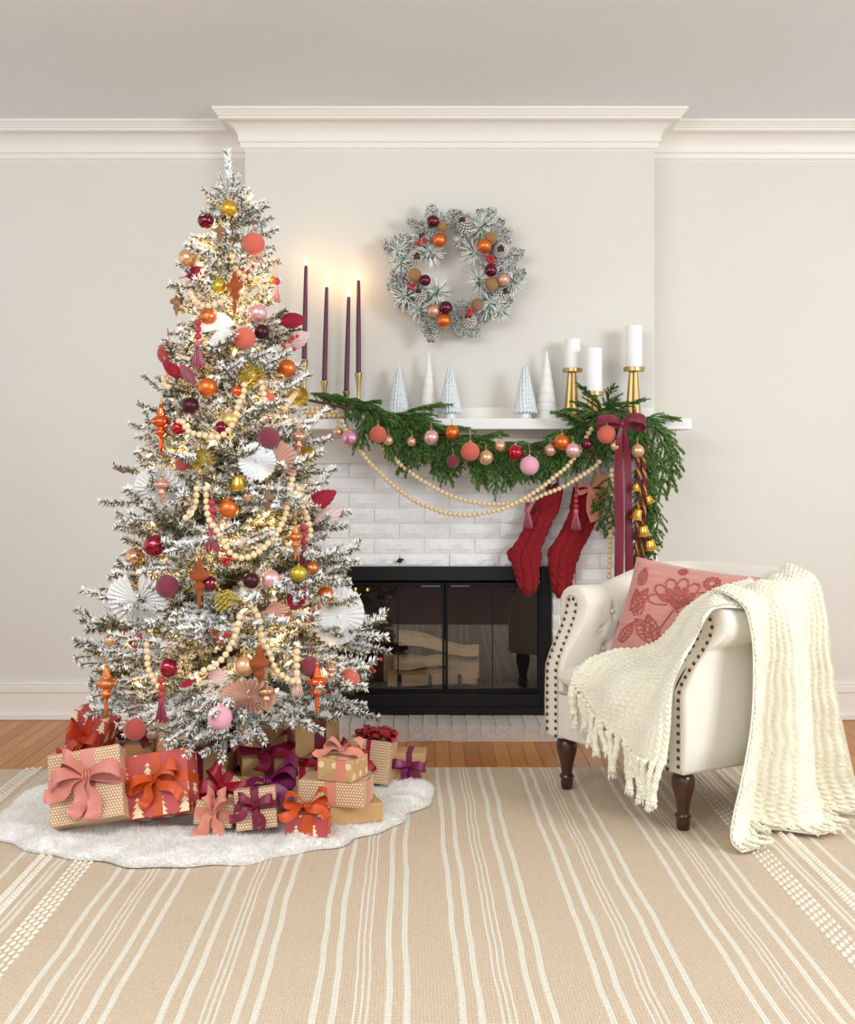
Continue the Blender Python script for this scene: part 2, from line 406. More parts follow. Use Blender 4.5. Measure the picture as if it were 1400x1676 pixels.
def log_mat():
    m, t, b = nt('split_log_wood'); nb = NB(t); tc = nb.n('ShaderNodeTexCoord'); mp = nb.n('ShaderNodeMapping'); mp.inputs['Scale'].default_value = (3, 30, 30)
    nb.l(tc.outputs['Object'], mp.inputs[0]); n = nb.noise(mp.outputs[0], 2.5, 6, .65)
    nb.l(nb.mix(n, lin('fbe3b8'), lin('d3a066')), b.inputs['Base Color']); b.inputs['Roughness'].default_value = .75; nb.bump(n, .5, .006, b); return m
MLOG = log_mat(); MBARK = M('log_bark', '6d4d34', .9, bump=.8, bscale=50, bdist=.006, col2='3f2c1e')
def log(label, cx, z0, y, L, h_, dd, bend, rz, ry=0):
    o = thing('firewood_log', label, 'log', (cx, y, z0), (0, ry, rz), 'split firewood logs in the firebox')
    rr = np.random.RandomState(int(L*1e4)); n = 14; P = []
    base = [(-.5, .05), (-.42, 0), (.42, 0), (.5, .1), (.46, .55), (.2, .98), (-.1, 1.0), (-.45, .7)]
    nzv = rr.rand(len(base), 2)*.18
    for i in range(n+1):
        u = i/n-.5; jit = rr.rand(len(base), 2)*.05
        P.append([Vector((u*L, (p[0]+nzv[k, 0]*math.sin(3*u+k)+jit[k, 0])*dd, (p[1]+nzv[k, 1]*math.sin(4*u+k*2)+jit[k, 1])*h_+bend*math.sin(u*5))) for k, p in enumerate(base)])
    mb = MB(); vs = [p for r_ in P for p in r_]; k = len(base)
    fs_ = [(i*k+j, (i+1)*k+j, (i+1)*k+(j+1) % k, i*k+(j+1) % k) for i in range(n) for j in range(k)]
    mb.add(vs, fs_); mb.m = [1 if (idx % k) in (0, 1, 2) else 0 for idx in range(len(fs_))]
    mb.f += [tuple(range(k)), tuple(n*k+j for j in range(k-1, -1, -1))]; mb.m += [0, 0]
    mb.obj('wood', [MLOG, MBARK], o, auto=25)
gy = DB+.10
log('thick split log at the bottom front of the grate', ix(708)*1.03, .162, gy+.01, .385, .066, .085, .0, 0)
log('pale split log lying across the back of the grate', ix(706)*1.05, .162, gy+.13, .42, .11, .09, 0, .02)
log('pale split log resting on the thick bottom log', ix(690)*1.03, .236, gy+.015, .23, .05, .07, .004, -.05)
log('long wavy log laid at a slant on top of the stack', ix(716)*1.04, .300, gy+.08, .36, .055, .08, -.018, .1, .13)
ash = MB().grid([[Vector((x_, y_, .125+.012*random.random())) for y_ in np.linspace(DB+.02, DB+.34, 14)] for x_ in np.linspace(-.3, .42, 40)]).obj('ash_bed', M('wood_ash', '8a8279', .95, bump=.5, bscale=90))
tag(stuff(ash), 'grey wood ash spread under the logs in the firebox', 'ash')
# ------------------------------------------------------------------ rug
def rug_mat():
    m, t, b = nt('jute_rug_weave'); nb = NB(t); tc = nb.n('ShaderNodeTexCoord'); sp = nb.n('ShaderNodeSeparateXYZ'); nb.l(tc.outputs['Object'], sp.inputs[0])
    wob = nb.m('MULTIPLY', nb.m('SUBTRACT', nb.noise(tc.outputs['Object'], 2.2, 2), .5), .026)
    x = nb.m('ABSOLUTE', nb.m('SUBTRACT', nb.m('ADD', sp.outputs[0], wob), .0525))
    def line(v, c, hw):   # 1 near c
        return nb.m('LESS_THAN', nb.m('ABSOLUTE', nb.m('SUBTRACT', v, c)), hw)
    f = nb.m('ABSOLUTE', nb.m('SUBTRACT', nb.m('FRACT', nb.m('DIVIDE', x, .149)), .5))
    fm = nb.m('MULTIPLY', f, .149); pair = line(fm, .0185, .0068)
    g = nb.m('MULTIPLY', nb.m('ABSOLUTE', nb.m('SUBTRACT', nb.m('FRACT', nb.m('DIVIDE', x, .298)), .5)), .298)
    trio = nb.m('MAXIMUM', line(g, 0, .0026), line(g, .0135, .0026))
    inner = nb.m('MULTIPLY', nb.m('MAXIMUM', pair, trio), nb.m('MAXIMUM', nb.m('LESS_THAN', x, .885), nb.m('GREATER_THAN', x, 1.13)))
    side = nb.m('MAXIMUM', line(x, 1.005, .006), line(x, 1.022, .004))
    mask = nb.m('MAXIMUM', inner, side)
    wv = nb.n('ShaderNodeTexWave'); wv.bands_direction = 'X'; wv.inputs['Scale'].default_value = 42; wv.inputs['Distortion'].default_value = 1.2; nb.l(tc.outputs['Object'], wv.inputs[0])
    wy = nb.n('ShaderNodeTexWave'); wy.bands_direction = 'Y'; wy.inputs['Scale'].default_value = 34; wy.inputs['Distortion'].default_value = 3; wy.inputs['Detail Scale'].default_value = 6; nb.l(tc.outputs['Object'], wy.inputs[0])
    n1 = nb.noise(tc.outputs['Object'], 120, 3, .7); n2 = nb.noise(tc.outputs['Object'], 5, 4)
    tan = nb.mix(n1, lin('bb9c7b'), lin('ead9c2')); tan = nb.mix(nb.m('MULTIPLY', n2, .5), tan, lin('dfcdb3'))
    wht = nb.mix(n1, lin('e2d8c4'), lin('faf5ea'))
    h = nb.m('ADD', nb.m('MULTIPLY', wv.outputs[1], .6), nb.m('MULTIPLY', wy.outputs[1], .7))
    col = nb.mix(mask, tan, wht)
    dk = nb.mix(nb.m('MULTIPLY', nb.m('SUBTRACT', 1.0, wy.outputs[1]), .30), col, lin('ab9274'))
    nb.l(dk, b.inputs['Base Color']); b.inputs['Roughness'].default_value = .90
    nb.bump(nb.m('ADD', h, nb.m('ADD', n1, nb.m('MULTIPLY', mask, .5))), .7, .003, b); return m
RUGB, RUGF, RZ = 4.47, 1.6, .0165
P = []
for i in range(81):
    xx = .0525-1.54+3.08*i/80; P.append([Vector((xx, RUGF+(RUGB-RUGF)*j/60+.004*math.sin(xx*7), .009+.0015*math.sin(xx*9+j*.3)*math.sin(j*.21)-(.006 if i in (0, 80) or j in (0, 60) else 0))) for j in range(61)])
rug = MB().grid(P).obj('area_rug', rug_mat(), rot=(0, 0, RZ))
tag(rug, 'large tan jute area rug with cream stripes and braided bands on the wood floor', 'rug')
MCORD = M('cream_wool_cord', 'efe6d4', .95, var=.08, vscale=60, bump=.6, bscale=300)
# braided bands: stitched cords running along the rug
def cordrow(mb, x, phase, wd, ln, gap):
    y = RUGF+.02+phase; k = 0
    while y < RUGB-.02:
        tilt = wd*.35
        xw = x+.004*math.sin(y*2.1+x*5)
        a, b = Vector((xw-tilt, y, .009)), Vector((xw+tilt, y+ln, .009)); c_ = (a+b)/2
        d_ = (b-a).normalized(); n_ = Vector((d_.y, -d_.x, 0))
        vs = [a, a.lerp(b, .25)-n_*wd, a.lerp(b, .25)+n_*wd, a.lerp(b, .25)+Vector((0, 0, wd*.9)), a.lerp(b, .75)-n_*wd, a.lerp(b, .75)+n_*wd, a.lerp(b, .75)+Vector((0, 0, wd*.9)), b]
        mb.add(vs, [(0, 1, 3), (0, 3, 2), (1, 4, 6, 3), (3, 6, 5, 2), (4, 7, 6), (6, 7, 5)])
        y += ln+gap; k += 1
for sgn in (-1, 1):
    for c0, kind in ((.95, 4), (1.068, 2), (1.41, 4)):
        mb = MB()
        for q in range(kind):
            off = (q-(kind-1)/2)*(.0150 if kind == 4 else .024)
            cordrow(mb, .0525+sgn*c0+off, .018*(q % 2) if kind == 4 else .01*q, .0062 if kind == 4 else .0105, .030 if kind == 4 else .03, .006 if kind == 4 else -.010)
        o = mb.obj('braided_cord', MCORD, rug); lab(o, 'cream band of %s' % ('four braided cords' if kind == 4 else 'two thick braided cords'))
# ------------------------------------------------------------------ armchair
CHO = Vector((.864, 4.067, .010)); CHR = -1.0138
CHM = Matrix.Translation(CHO) @ Matrix.Rotation(CHR, 4, 'Z')
def linen(name, c, c2=None):
    m, t, b = nt(name); nb = NB(t); tc = nb.n('ShaderNodeTexCoord')
    n = nb.noise(tc.outputs['Object'], 260, 2, .8); n2 = nb.noise(tc.outputs['Object'], 8, 3)
    nb.l(nb.mix(n, lin(c), lin(c2 or c)), b.inputs['Base Color']); b.inputs['Roughness'].default_value = .9; b.inputs['Sheen Weight'].default_value = .15
    nb.bump(nb.m('ADD', n, nb.m('MULTIPLY', n2, 1.2)), .35, .0015, b); return m
MLIN = linen('cream_linen', 'f3eee3', 'e1d8c9')
MPIPE = M('linen_piping', 'cfbd9d', .9)
MNAIL = M('bronze_nail', '5e4d38', .35, .9)
MWAL = M('walnut_stain', '47230e', .28, coat=.4, vscale=12, col2='2b1408')
ch_ = thing('tufted_armchair', 'cream linen tufted armchair with rolled arms and bronze nailheads on turned legs', 'armchair', CHO, (0, 0, CHR))
prof = [(-.055, .30), (-.055, .36), (-.056, .42), (-.058, .48), (-.060, .53), (-.062, .565)]
for i in range(15):
    a = math.radians(195-i*19); prof.append((.022+.078*math.cos(a), .612+.070*math.sin(a)))
prof += [(.046, .535), (.042, .50), (.042, .42), (.043, .34), (.043, .26), (.040, .19), (.030, .178), (-.045, .178), (-.055, .19), (-.055, .24)]
YB, RC, XA = .235, .17, .30
path = []
for i in range(22): path.append((XA, -.33+i*(YB-RC+.33)/22, 1, 0))
for i in range(17):
    a = PI/2*i/16; path.append((XA-RC+RC*math.cos(a), YB-RC+RC*math.sin(a), math.cos(a), math.sin(a)))
for i in range(1, 20): path.append((XA-RC-(2*(XA-RC))*i/20, YB, 0, 1))
path += [(-x_, y_, -nx, ny) for (x_, y_, nx, ny) in path[:39][::-1]]
PL = [0]
for a, b in zip(path, path[1:]): PL.append(PL[-1]+math.hypot(b[0]-a[0], b[1]-a[1]))
TOT = PL[-1]
def sst(a, b, x_):
    t_ = min(1, max(0, (x_-a)/(b-a))); return t_*t_*(3-2*t_)
def chair_pt(i, o, z_):
    x_, y_, nx, ny = path[i]; s_ = min(PL[i], TOT-PL[i])
    up = .075*sst(.18, .55, s_)*sst(.3, .6, z_)
    rk = .110*sst(.40, .62, z_)*(1-sst(.0, .33, s_))
    return x_+nx*o, y_+ny*o+rk, z_+up
def tuft(s_, z_):   # diamond quilting depth
    du, dz = .125, .125
    u_, v_ = (s_-TOT/2)/du, (z_-.60)/dz
    a_, b_ = u_+v_, u_-v_
    fa, fb_ = abs(a_-round(a_)), abs(b_-round(b_))
    g = math.exp(-(fa/.07)**2)+math.exp(-(fb_/.07)**2)
    k = math.exp(-((fa/.2)**2+(fb_/.2)**2))
    return .004*min(1, g)+.016*k
NPF = len(prof)
# finer profile for inner face
pf2 = []
for q, (o, z_) in enumerate(prof):
    pf2.append((o, z_))
    if q < 5 or q == NPF-1:
        o2, z2 = prof[(q+1) % NPF]
        for k in range(1, 4): pf2.append((o+(o2-o)*k/4, z_+(z2-z_)*k/4))
rows = []; fine = []
for i in range(len(path)-1):
    for k in (0, .5): fine.append(i+k)
fine.append(len(path)-1)
def cpt(t_, o, z_):
    i = int(t_); k = t_-i
    a = Vector(chair_pt(i, o, z_))
    return a if k == 0 else a.lerp(Vector(chair_pt(i+1, o, z_)), k)
def plen(t_):
    i = int(t_); return PL[i] if t_ == i else (PL[i]+PL[i+1])/2
for t_ in fine:
    s_ = plen(t_); row = []
    for (o, z_) in pf2:
        oo = o
        if o < -.04 and z_ > .34:
            e = sst(.07, .15, min(s_, TOT-s_)); oo = o+(tuft(s_, z_)-.006)*e*sst(.36, .42, z_)
        if o > .0 and z_ > .53:      # gathers on the roll near the front
            e = 1-sst(.0, .06, min(s_, TOT-s_)); oo = o+.0015*math.sin(z_*260)*e
        row.append(cpt(t_, oo, z_))
    rows.append(row+[row[0]])
mb = MB().grid(rows)
mb.obj('upholstered_frame', MLIN, ch_)
def center(z_): return -.006+.028*sst(.42, .61, z_)
for sgn, idx in ((1, 0), (-1, len(path)-1)):
    R0, R1, R2, R3 = [], [], [], []
    for (o, z_) in pf2:
        c_ = center(min(z_, .61)); zc = min(max(z_, .20), .612)
        def fp(oo, zz, fwd):
            q = Vector(chair_pt(idx, oo, zz)); q.y -= fwd; return q
        R0.append(fp(o, z_, 0)); R1.append(fp(o+(c_-o)*.12, z_+(zc-z_)*.12, .006)); R2.append(fp(o+(c_-o)*.5, z_+(zc-z_)*.5, .008)); R3.append(fp(c_, zc, .008))
    mb = MB(); vv = [R0, R1, R2, R3]; n = len(R0)
    vs = [p for q in vv for p in q]
    fs_ = [(a*n+k, a*n+(k+1) % n, (a+1)*n+(k+1) % n, (a+1)*n+k) for a in range(3) for k in range(n)]
    if sgn < 0: fs_ = [f[::-1] for f in fs_]
    mb.add(vs, fs_); fpn = mb.obj('front_panel', MLIN, ch_)
    # strip outline and nails
    L = []
    for k in range(40): zz = .186+(.612-.186)*k/39; L.append((-1, zz))
    pts = [(center(z_)-.023*1, z_) for _, z_ in L]
    top = [(.022+.023*math.cos(a), .616+.023*math.sin(a)) for a in [PI-PI*k/9 for k in range(1, 9)]]
    pts2 = pts+top+[(center(z_)+.023, z_) for _, z_ in L[::-1]]
    def to3(oz, f): q = Vector(chair_pt(idx, oz[0], oz[1])); q.y -= f; return q
    MB().tube([to3(((o-center(min(z_, .61)))*1.42+center(min(z_, .61)), z_+(.01 if z_ > .62 else 0)), .0095) for o, z_ in pts2], .0022, 6).obj('piping', MPIPE, ch_)
    nl = arclen([to3(p, .011) for p in pts2], .0245)
    if 'nailm' not in globals():
        nailm = MB().sphere((0, 0, 0), .0060, 10, 6, sc=(1, .6, 1)).mesh('nail', MNAIL)
    for p in nl: link('nail', nailm, fpn, p)
# buttons
btm = MB().sphere((0, 0, 0), .011, 12, 8, sc=(1, 1, 1)).mesh('button', MLIN)
for a in range(-14, 15):
    for b in range(-14, 15):
        u_, v_ = (a+b)/2, (a-b)/2
        s_, z_ = TOT/2+u_*.125, .60+v_*.125
        if .1 < s_ < TOT-.1 and .44 < z_ < .62:
            i = min(range(len(PL)), key=lambda k: abs(PL[k]-s_)); q = Vector(chair_pt(i, -.053, z_-.005)); link('button', btm, ch_, q, scale=(.8, .8, .8))
# seat rail and cushion
bevel(MB().box((-.262, -.338, .180), (.262, .20, .335)).obj('seat_rail', MLIN, ch_), .012, 3)
def cushion(mb, hx, hy, z0, z1, cx=0, cy=0, crown=.02, n=24):
    def S(u, v, side):
        x_ = u; y_ = v
        e = (1-abs(x_)**6)*(1-abs(y_)**6)
        zc = (z0+z1)/2; hh = (z1-z0)/2
        ed = max(0, e)**.35
        return Vector((cx+x_*hx, cy+y_*hy, zc+side*(hh*ed*.82+(crown*(1-x_*x_)*(1-y_*y_) if side > 0 else 0))))
    us = [math.sin((i/n-.5)*PI) for i in range(n+1)]
    mb.grid([[S(u, v, 1) for v in us] for u in us]); mb.grid([[S(u, v, -1) for v in us[::-1]] for u in us])
    return mb
cushion(MB(), .252, .275, .33, .448, 0, -.075, crown=.008).obj('seat_cushion', MLIN, ch_)
MB().tube([(-.25, -.343, .336), (.25, -.343, .336)], .003, 6).obj('seam', MPIPE, ch_)
lp = [(.030, .178), (.033, .172), (.030, .166), (.034, .160), (.036, .145), (.033, .125), (.025, .095), (.0195, .065), (.0185, .052), (.025, .046), (.026, .040), (.021, .035), (.0205, .012), (.018, 0)]
for x_, y_ in ((.28, -.285), (-.28, -.285)):
    MB().lathe(lp, 28).obj('leg', MWAL, ch_, (x_, y_, 0), auto=40)
for x_, y_ in ((.22, .17), (-.22, .17)):
    MB().lathe([(.026, .18), (.022, .1), (.015, 0)], 16).obj('leg', MWAL, ch_, (x_, y_, 0), auto=40)
# ------------------------------------------------------------------ cushion on chair
def pillow_mat():
    m, t, b = nt('rose_chenille'); nb = NB(t); tc = nb.n('ShaderNodeTexCoord'); mp = nb.n('ShaderNodeMapping'); mp.inputs['Scale'].default_value = (1, 1, 6)
    nb.l(tc.outputs['Object'], mp.inputs[0]); n = nb.noise(mp.outputs[0], 14, 6, .7)
    nb.l(nb.mix(n, lin('ad655b'), lin('dca598')), b.inputs['Base Color']); b.inputs['Roughness'].default_value = .9; b.inputs['Sheen Weight'].default_value = .3
    nb.bump(nb.noise(tc.outputs['Object'], 160, 3), .4, .002, b); return m
TL, TR, BL = W(1040, 909, 4.16), W(1229, 941, 3.93), W(1017, 1060, 4.04)
ex = (TR-TL).normalized(); ez = (TL-BL); ez = (ez-ex*ez.dot(ex)).normalized(); ey = ez.cross(ex)
HW, HH = (TR-TL).length/2+.012, .195
pc = TL+ex*(HW-.0)-ez*HH+ey*.02
pil = thing('throw_pillow', 'dusty rose square pillow with embroidered flowers leaning in the armchair', 'pillow', pc, Matrix((ex, ey, ez)).transposed().to_euler())
def pth(u, v): return .062*max(0, (1-u**4)*(1-v**4))**.5
def pxy(u, v): return u*HW*(1-.05*(1-v*v)), v*HH*(1-.05*(1-u*u))
n = 30; us = [math.sin((i/n-.5)*PI) for i in range(n+1)]
mb = MB()
for sd in (-1, 1):
    P = []
    for u in us:
        P.append([Vector((pxy(u, v)[0], sd*pth(u, v), pxy(u, v)[1])) for v in (us if sd < 0 else us[::-1])])
    mb.grid(P)
MPIL = pillow_mat(); mb.obj('cover', MPIL, pil)
ebm = MB()
def pe(u, v, rr_=.0022): x_, z_ = pxy(u, v); return Vector((x_, -pth(u, v)-rr_*.5, z_))
def stroke(pts, rr_=.0026): ebm.tube([pe(u, v) for u, v in pts], rr_, 5)
def leaf(cx, cy, ang, L, wd):
    ca, sa = math.cos(ang), math.sin(ang)
    T = lambda a, b: (cx+ca*a-sa*b, cy+sa*a+ca*b)
    stroke([T(L*t_, 0) for t_ in np.linspace(0, 1, 8)])
    for s_ in (-1, 1):
        stroke([T(L*t_, s_*wd*math.sin(PI*min(1, .12+t_*.88))*(1-t_*.15)) for t_ in np.linspace(0, 1, 12)])
        for k in range(1, 6):
            t_ = k/6; stroke([T(L*t_, 0), T(L*min(1, t_+.16), s_*wd*.8*math.sin(PI*min(1, t_+.15)))], .0020)
def petal(cx, cy, ang, r0, r1, wd):
    pts = []
    for t_ in np.linspace(0, 1, 16):
        a = ang+wd*(t_-.5)*2; rr_ = r0+(r1-r0)*(math.sin(PI*t_)**.4)*(1+.05*math.sin(9*PI*t_)); pts.append((cx+rr_*math.cos(a), cy+rr_*math.sin(a)))
    stroke(pts)
fcx, fcy = -.02, .22
for k in range(7): petal(fcx, fcy, PI*(.02+.16*k), .16, .50, .30)
for k in range(6): petal(fcx, fcy, PI*(.1+.16*k), .08, .34, .26)
for k in range(4): petal(fcx, fcy, PI*(.2+.2*k), .03, .20, .3)
for a in np.linspace(.2, 2.9, 7): stroke([(fcx, fcy-.1), (fcx+.16*math.cos(a), fcy+.16*math.sin(a))], .002)
stroke([(-.05, .1), (-.18, -.25), (-.22, -.6), (-.15, -.9)]); stroke([(-.2, -.45), (.1, -.55), (.45, -.35), (.7, -.05)])
stroke([(.0, .1), (.3, .0), (.55, .25)]); 
for a in ((-.62, -.1, 1.9, .5, .13), (-.75, -.05, 1.2, .5, .12), (-.2, -.5, 2.5, .55, .15), (-.22, -.55, 2.0, .55, .14), (-.2, -.6, .7, .5, .14), (-.2, -.85, 2.9, .5, .12), (-.15, -.85, .3, .5, .12), (.45, .15, .5, .45, .13), (.5, .25, 1.1, .45, .13), (.4, -.4, .2, .45, .12), (.45, -.3, 1.1, .35, .11), (-.72, .45, 1.6, .35, .09), (.2, -.75, .1, .5, .12), (.65, -.1, .9, .35, .1), (-.8, -.6, 1.2, .4, .1)): leaf(*a)
for k in range(10):
    a = 2*PI*k/10; petal(.42, .72, a, .05, .13, .3)
for k in range(8): petal(-.1, .86, 2*PI*k/8, .02, .07, .35)
ebm.obj('embroidery', M('rose_embroidery_thread', 'b65c54', .85, var=.15, vscale=60), pil)
MB().tube([Vector((pxy(u, v)[0], 0, pxy(u, v)[1])) for u, v in [(t_, -1) for t_ in us]+[(1, t_) for t_ in us[1:]]+[(-t_, 1) for t_ in us[1:]]+[(-1, -t_) for t_ in us[1:-1]]], .003, 6, closed=True).obj('seam', MPIL, pil)
# ------------------------------------------------------------------ knitted throw
def knit_mat():
    m, t, b = nt('cream_chunky_knit'); nb = NB(t); tc = nb.n('ShaderNodeTexCoord')
    n = nb.noise(tc.outputs['Object'], 90, 4, .75)
    nb.l(nb.mix(n, lin('ebe2c6'), lin('fcf8e6')), b.inputs['Base Color']); b.inputs['Roughness'].default_value = .95; b.inputs['Sheen Weight'].default_value = .35
    b.inputs['Subsurface Weight'].default_value = .15; b.inputs['Subsurface Radius'].default_value = (.01, .009, .006)
    nb.bump(n, .8, .004, b); return m
MKN = knit_mat()
def spl_grid(rows, nu, nv):
    # rows of control points -> dense grid nu x nv (rows direction = u)
    R = []
    for rw in rows:
        q = smooth(rw, 12); L = np.linspace(0, len(q)-1, nv); R.append([q[int(a)].lerp(q[min(int(a)+1, len(q)-1)], a-int(a)) for a in L])
    out = []
    cols = []
    for j in range(nv):
        q = smooth([R[i][j] for i in range(len(R))], 12); L = np.linspace(0, len(q)-1, nu); cols.append([q[int(a)].lerp(q[min(int(a)+1, len(q)-1)], a-int(a)) for a in L])
    return [[cols[j][i] for j in range(nv)] for i in range(nu)]
def knit(mb, G, pitch=.021, amp=.0048, th=.010):
    A = np.array([[tuple(p) for p in r_] for r_ in G]); du = np.gradient(A, axis=0); dv = np.gradient(A, axis=1)
    N = np.cross(du, dv); N /= np.linalg.norm(N, axis=2, keepdims=True)+1e-9
    lu = np.linalg.norm(du, axis=2); lv = np.linalg.norm(dv, axis=2)
    U = np.cumsum(lu.mean(axis=1)); V = np.cumsum(lv.mean(axis=0))
    Um, Vm = np.meshgrid(U, V, indexing='ij')
    Vm = Vm+.002*np.sin(Um*19+Vm*7)+.0025*np.sin(Um*47+Vm*13+1); Um = Um+.005*np.sin(Vm*31)
    c_ = np.mod(Vm/pitch, 1)-.5; st = np.mod(Um/(pitch*.8)+np.abs(c_)*1.1+np.floor(Vm/pitch)*.37, 1)-.5
    h = (np.cos(c_*2*PI)*.40+np.cos(st*2*PI)*.60)+.6*np.sin(Um*37+Vm*23)*np.sin(Vm*41)+.3*np.sin(Um*83+Vm*61)
    top = A+N*(h*amp)[..., None]; bot = A-N*th
    nu, nv = A.shape[:2]
    T = [[Vector(top[i, j]) for j in range(nv)] for i in range(nu)]; B = [[Vector(bot[i, j]) for j in range(nv)] for i in range(nu)]
    o = len(mb.v); mb.grid(T); mb.grid(B)
    k = nu*nv; mb.f[-(nu-1)*(nv-1):] = [f[::-1] for f in mb.f[-(nu-1)*(nv-1):]]
    for i in range(nu-1):
        for j, rv in ((0, 0), (nv-1, 1)):
            a, b = o+i*nv+j, o+(i+1)*nv+j; f = (a, a+k, b+k, b); mb.f.append(f[::-1] if rv == 0 else f); mb.m.append(0)
    for j in range(nv-1):
        for i, rv in ((0, 0), (nu-1, 1)):
            a, b = o+i*nv+j, o+i*nv+j+1; f = (a, b, b+k, a+k); mb.f.append(f[::-1] if rv == 0 else f); mb.m.append(0)
    return T, N
tb = thing('knitted_throw', 'chunky cream knitted throw blanket draped over the armchair to the rug', 'blanket', CHO, (0, 0, CHR))
INV = CHM.inverted()
R1 = [[(1230, 946, 3.95), (1240, 955, 3.85), (1240, 975, 3.75), (1230, 992, 3.66)],
 [(1170, 966, 3.93), (1175, 968, 3.86), (1178, 974, 3.72), (1176, 990, 3.61)],
 [(1122, 998, 3.92), (1132, 998, 3.85), (1144, 998, 3.70), (1155, 1005, 3.56)],
 [(1088, 1038, 3.93), (1104, 1040, 3.84), (1120, 1042, 3.70), (1134, 1046, 3.58)],
 [(1056, 1058, 3.97), (1078, 1074, 3.86), (1098, 1082, 3.71), (1116, 1080, 3.56)],
 [(1010, 1062, 3.96), (1045, 1085, 3.83), (1080, 1105, 3.70), (1103, 1112, 3.555)],
 [(968, 1078, 3.975), (1015, 1103, 3.81), (1062, 1135, 3.67), (1099, 1150, 3.55)],
 [(946, 1098, 3.945), (990, 1130, 3.81), (1040, 1175, 3.68), (1095, 1195, 3.55)],
 [(938, 1122, 3.94), (975, 1168, 3.85), (1030, 1228, 3.69), (1087, 1252, 3.55)]]
R1 = [[INV @ W(*p) for p in r_] for r_ in R1]
G1 = spl_grid(R1, 170, 130)
for i, r_ in enumerate(G1):      # soft folds
    for j, p in enumerate(r_):
        v = j/129; u = i/169
        p += Vector((.2, -1, .2))*(.016*math.sin(v*2*PI*2.3+u*2.0)*sst(.25, .8, u)+.008*math.sin(v*2*PI*2)*(1-sst(.3, .5, u)))
cs = [(-.125, .52), (-.10, .60), (-.070, .665), (-.02, .712), (.045, .715), (.105, .680), (.130, .60), (.137, .48), (.142, .34), (.150, .20), (.155, .09), (.17, .035), (.21, .020)]
yl = [-.07, -.10, -.14, -.165, -.175, -.175, -.175, -.185, -.21, -.26, -.305, -.325, -.33]
yr = [.10, .12, .14, .15, .155, .16, .17, .185, .20, .225, .25, .27, .28]
R2 = []
for (o, z_), a, b in zip(cs, yl, yr):
    row = []
    for k in range(9):
        t_ = k/8; y_ = a+(b-a)*t_
        up = (.055*sst(.0, .16, y_))*sst(.5, .66, z_); dn = max(0, min(1, (.70-z_)/.6)) if o > 0 else 0
        bulge = (.058*math.sin(t_*2*PI*1.9+.9)+.014*math.sin(t_*2*PI*4.3+z_*3))*(dn**.6)*.9+.014*math.sin(t_*2*PI*1.9+.9)
        if o <= 0.05: bulge = 0
        row.append(Vector((.30+o+bulge*(1 if o > 0 else 0), y_, z_+up+(.012*math.sin(t_*2*PI*2.1) if -.07 < o < .11 else 0))))
    R2.append(row)
G2 = spl_grid(R2, 230, 150)
mb = MB(); T1, N1 = knit(mb, G1); T2, N2 = knit(mb, G2[::1])
thr = mb.obj('knit_fabric', MKN, tb)
def fringe_strand(seed, L):
    rr = random.Random(seed); mb = MB(); pts = []; rad = []
    n = 22
    for i in range(n+1):
        t_ = i/n; pts.append(Vector((.004*math.sin(t_*5+seed), .004*math.cos(t_*4+seed), -L*t_)))
    for s_ in (0, 1, 2):
        q = [p+Vector((math.cos(t_*22+s_*2.1), math.sin(t_*22+s_*2.1), 0))*.0048 for p, t_ in zip(pts, np.linspace(0, 1, n+1))]
        mb.tube(q, [.0058+.001*math.sin(k) for k in range(n+1)], 6)
    mb.sphere(pts[-1], .0125, 10, 7, sc=(1, 1, .8))
    for k in range(16):
        a = rr.random()*6.28; e = pts[-1]+Vector((math.cos(a)*.012, math.sin(a)*.012, -.012-.016*rr.random())); mb.tube([pts[-1]+Vector((math.cos(a)*.005, math.sin(a)*.005, -.004)), e], [.0042, .002], 5)
    return mb.mesh('fringe', MKN)
fm = [fringe_strand(k, .085+.014*k) for k in range(4)]
rr = random.Random(5)
nF = 19
for k in range(nF):
    j = int(2+(k+.5)/nF*125); p = T1[-1][j]
    link('fringe', fm[(k*7) % 4 if k < 15 else 3], tb, p+Vector((0, -.006, .004)), (rr.uniform(-.12, .12), rr.uniform(-.15, .15), rr.random()*6), (1.12, 1.12, rr.uniform(.78, 1.0)))
for k in range(20):   # lying on the rug
    j = int(3+(k+.5)/20*143); p = T2[-1][j]
    s_ = rr.uniform(.45, .62)
    link('fringe', fm[k % 4], tb, Vector((p.x-.03, p.y, .030)), (rr.uniform(-.4, .4), -1.45+rr.uniform(-.1, .05), rr.uniform(-.5, .5)), s_)
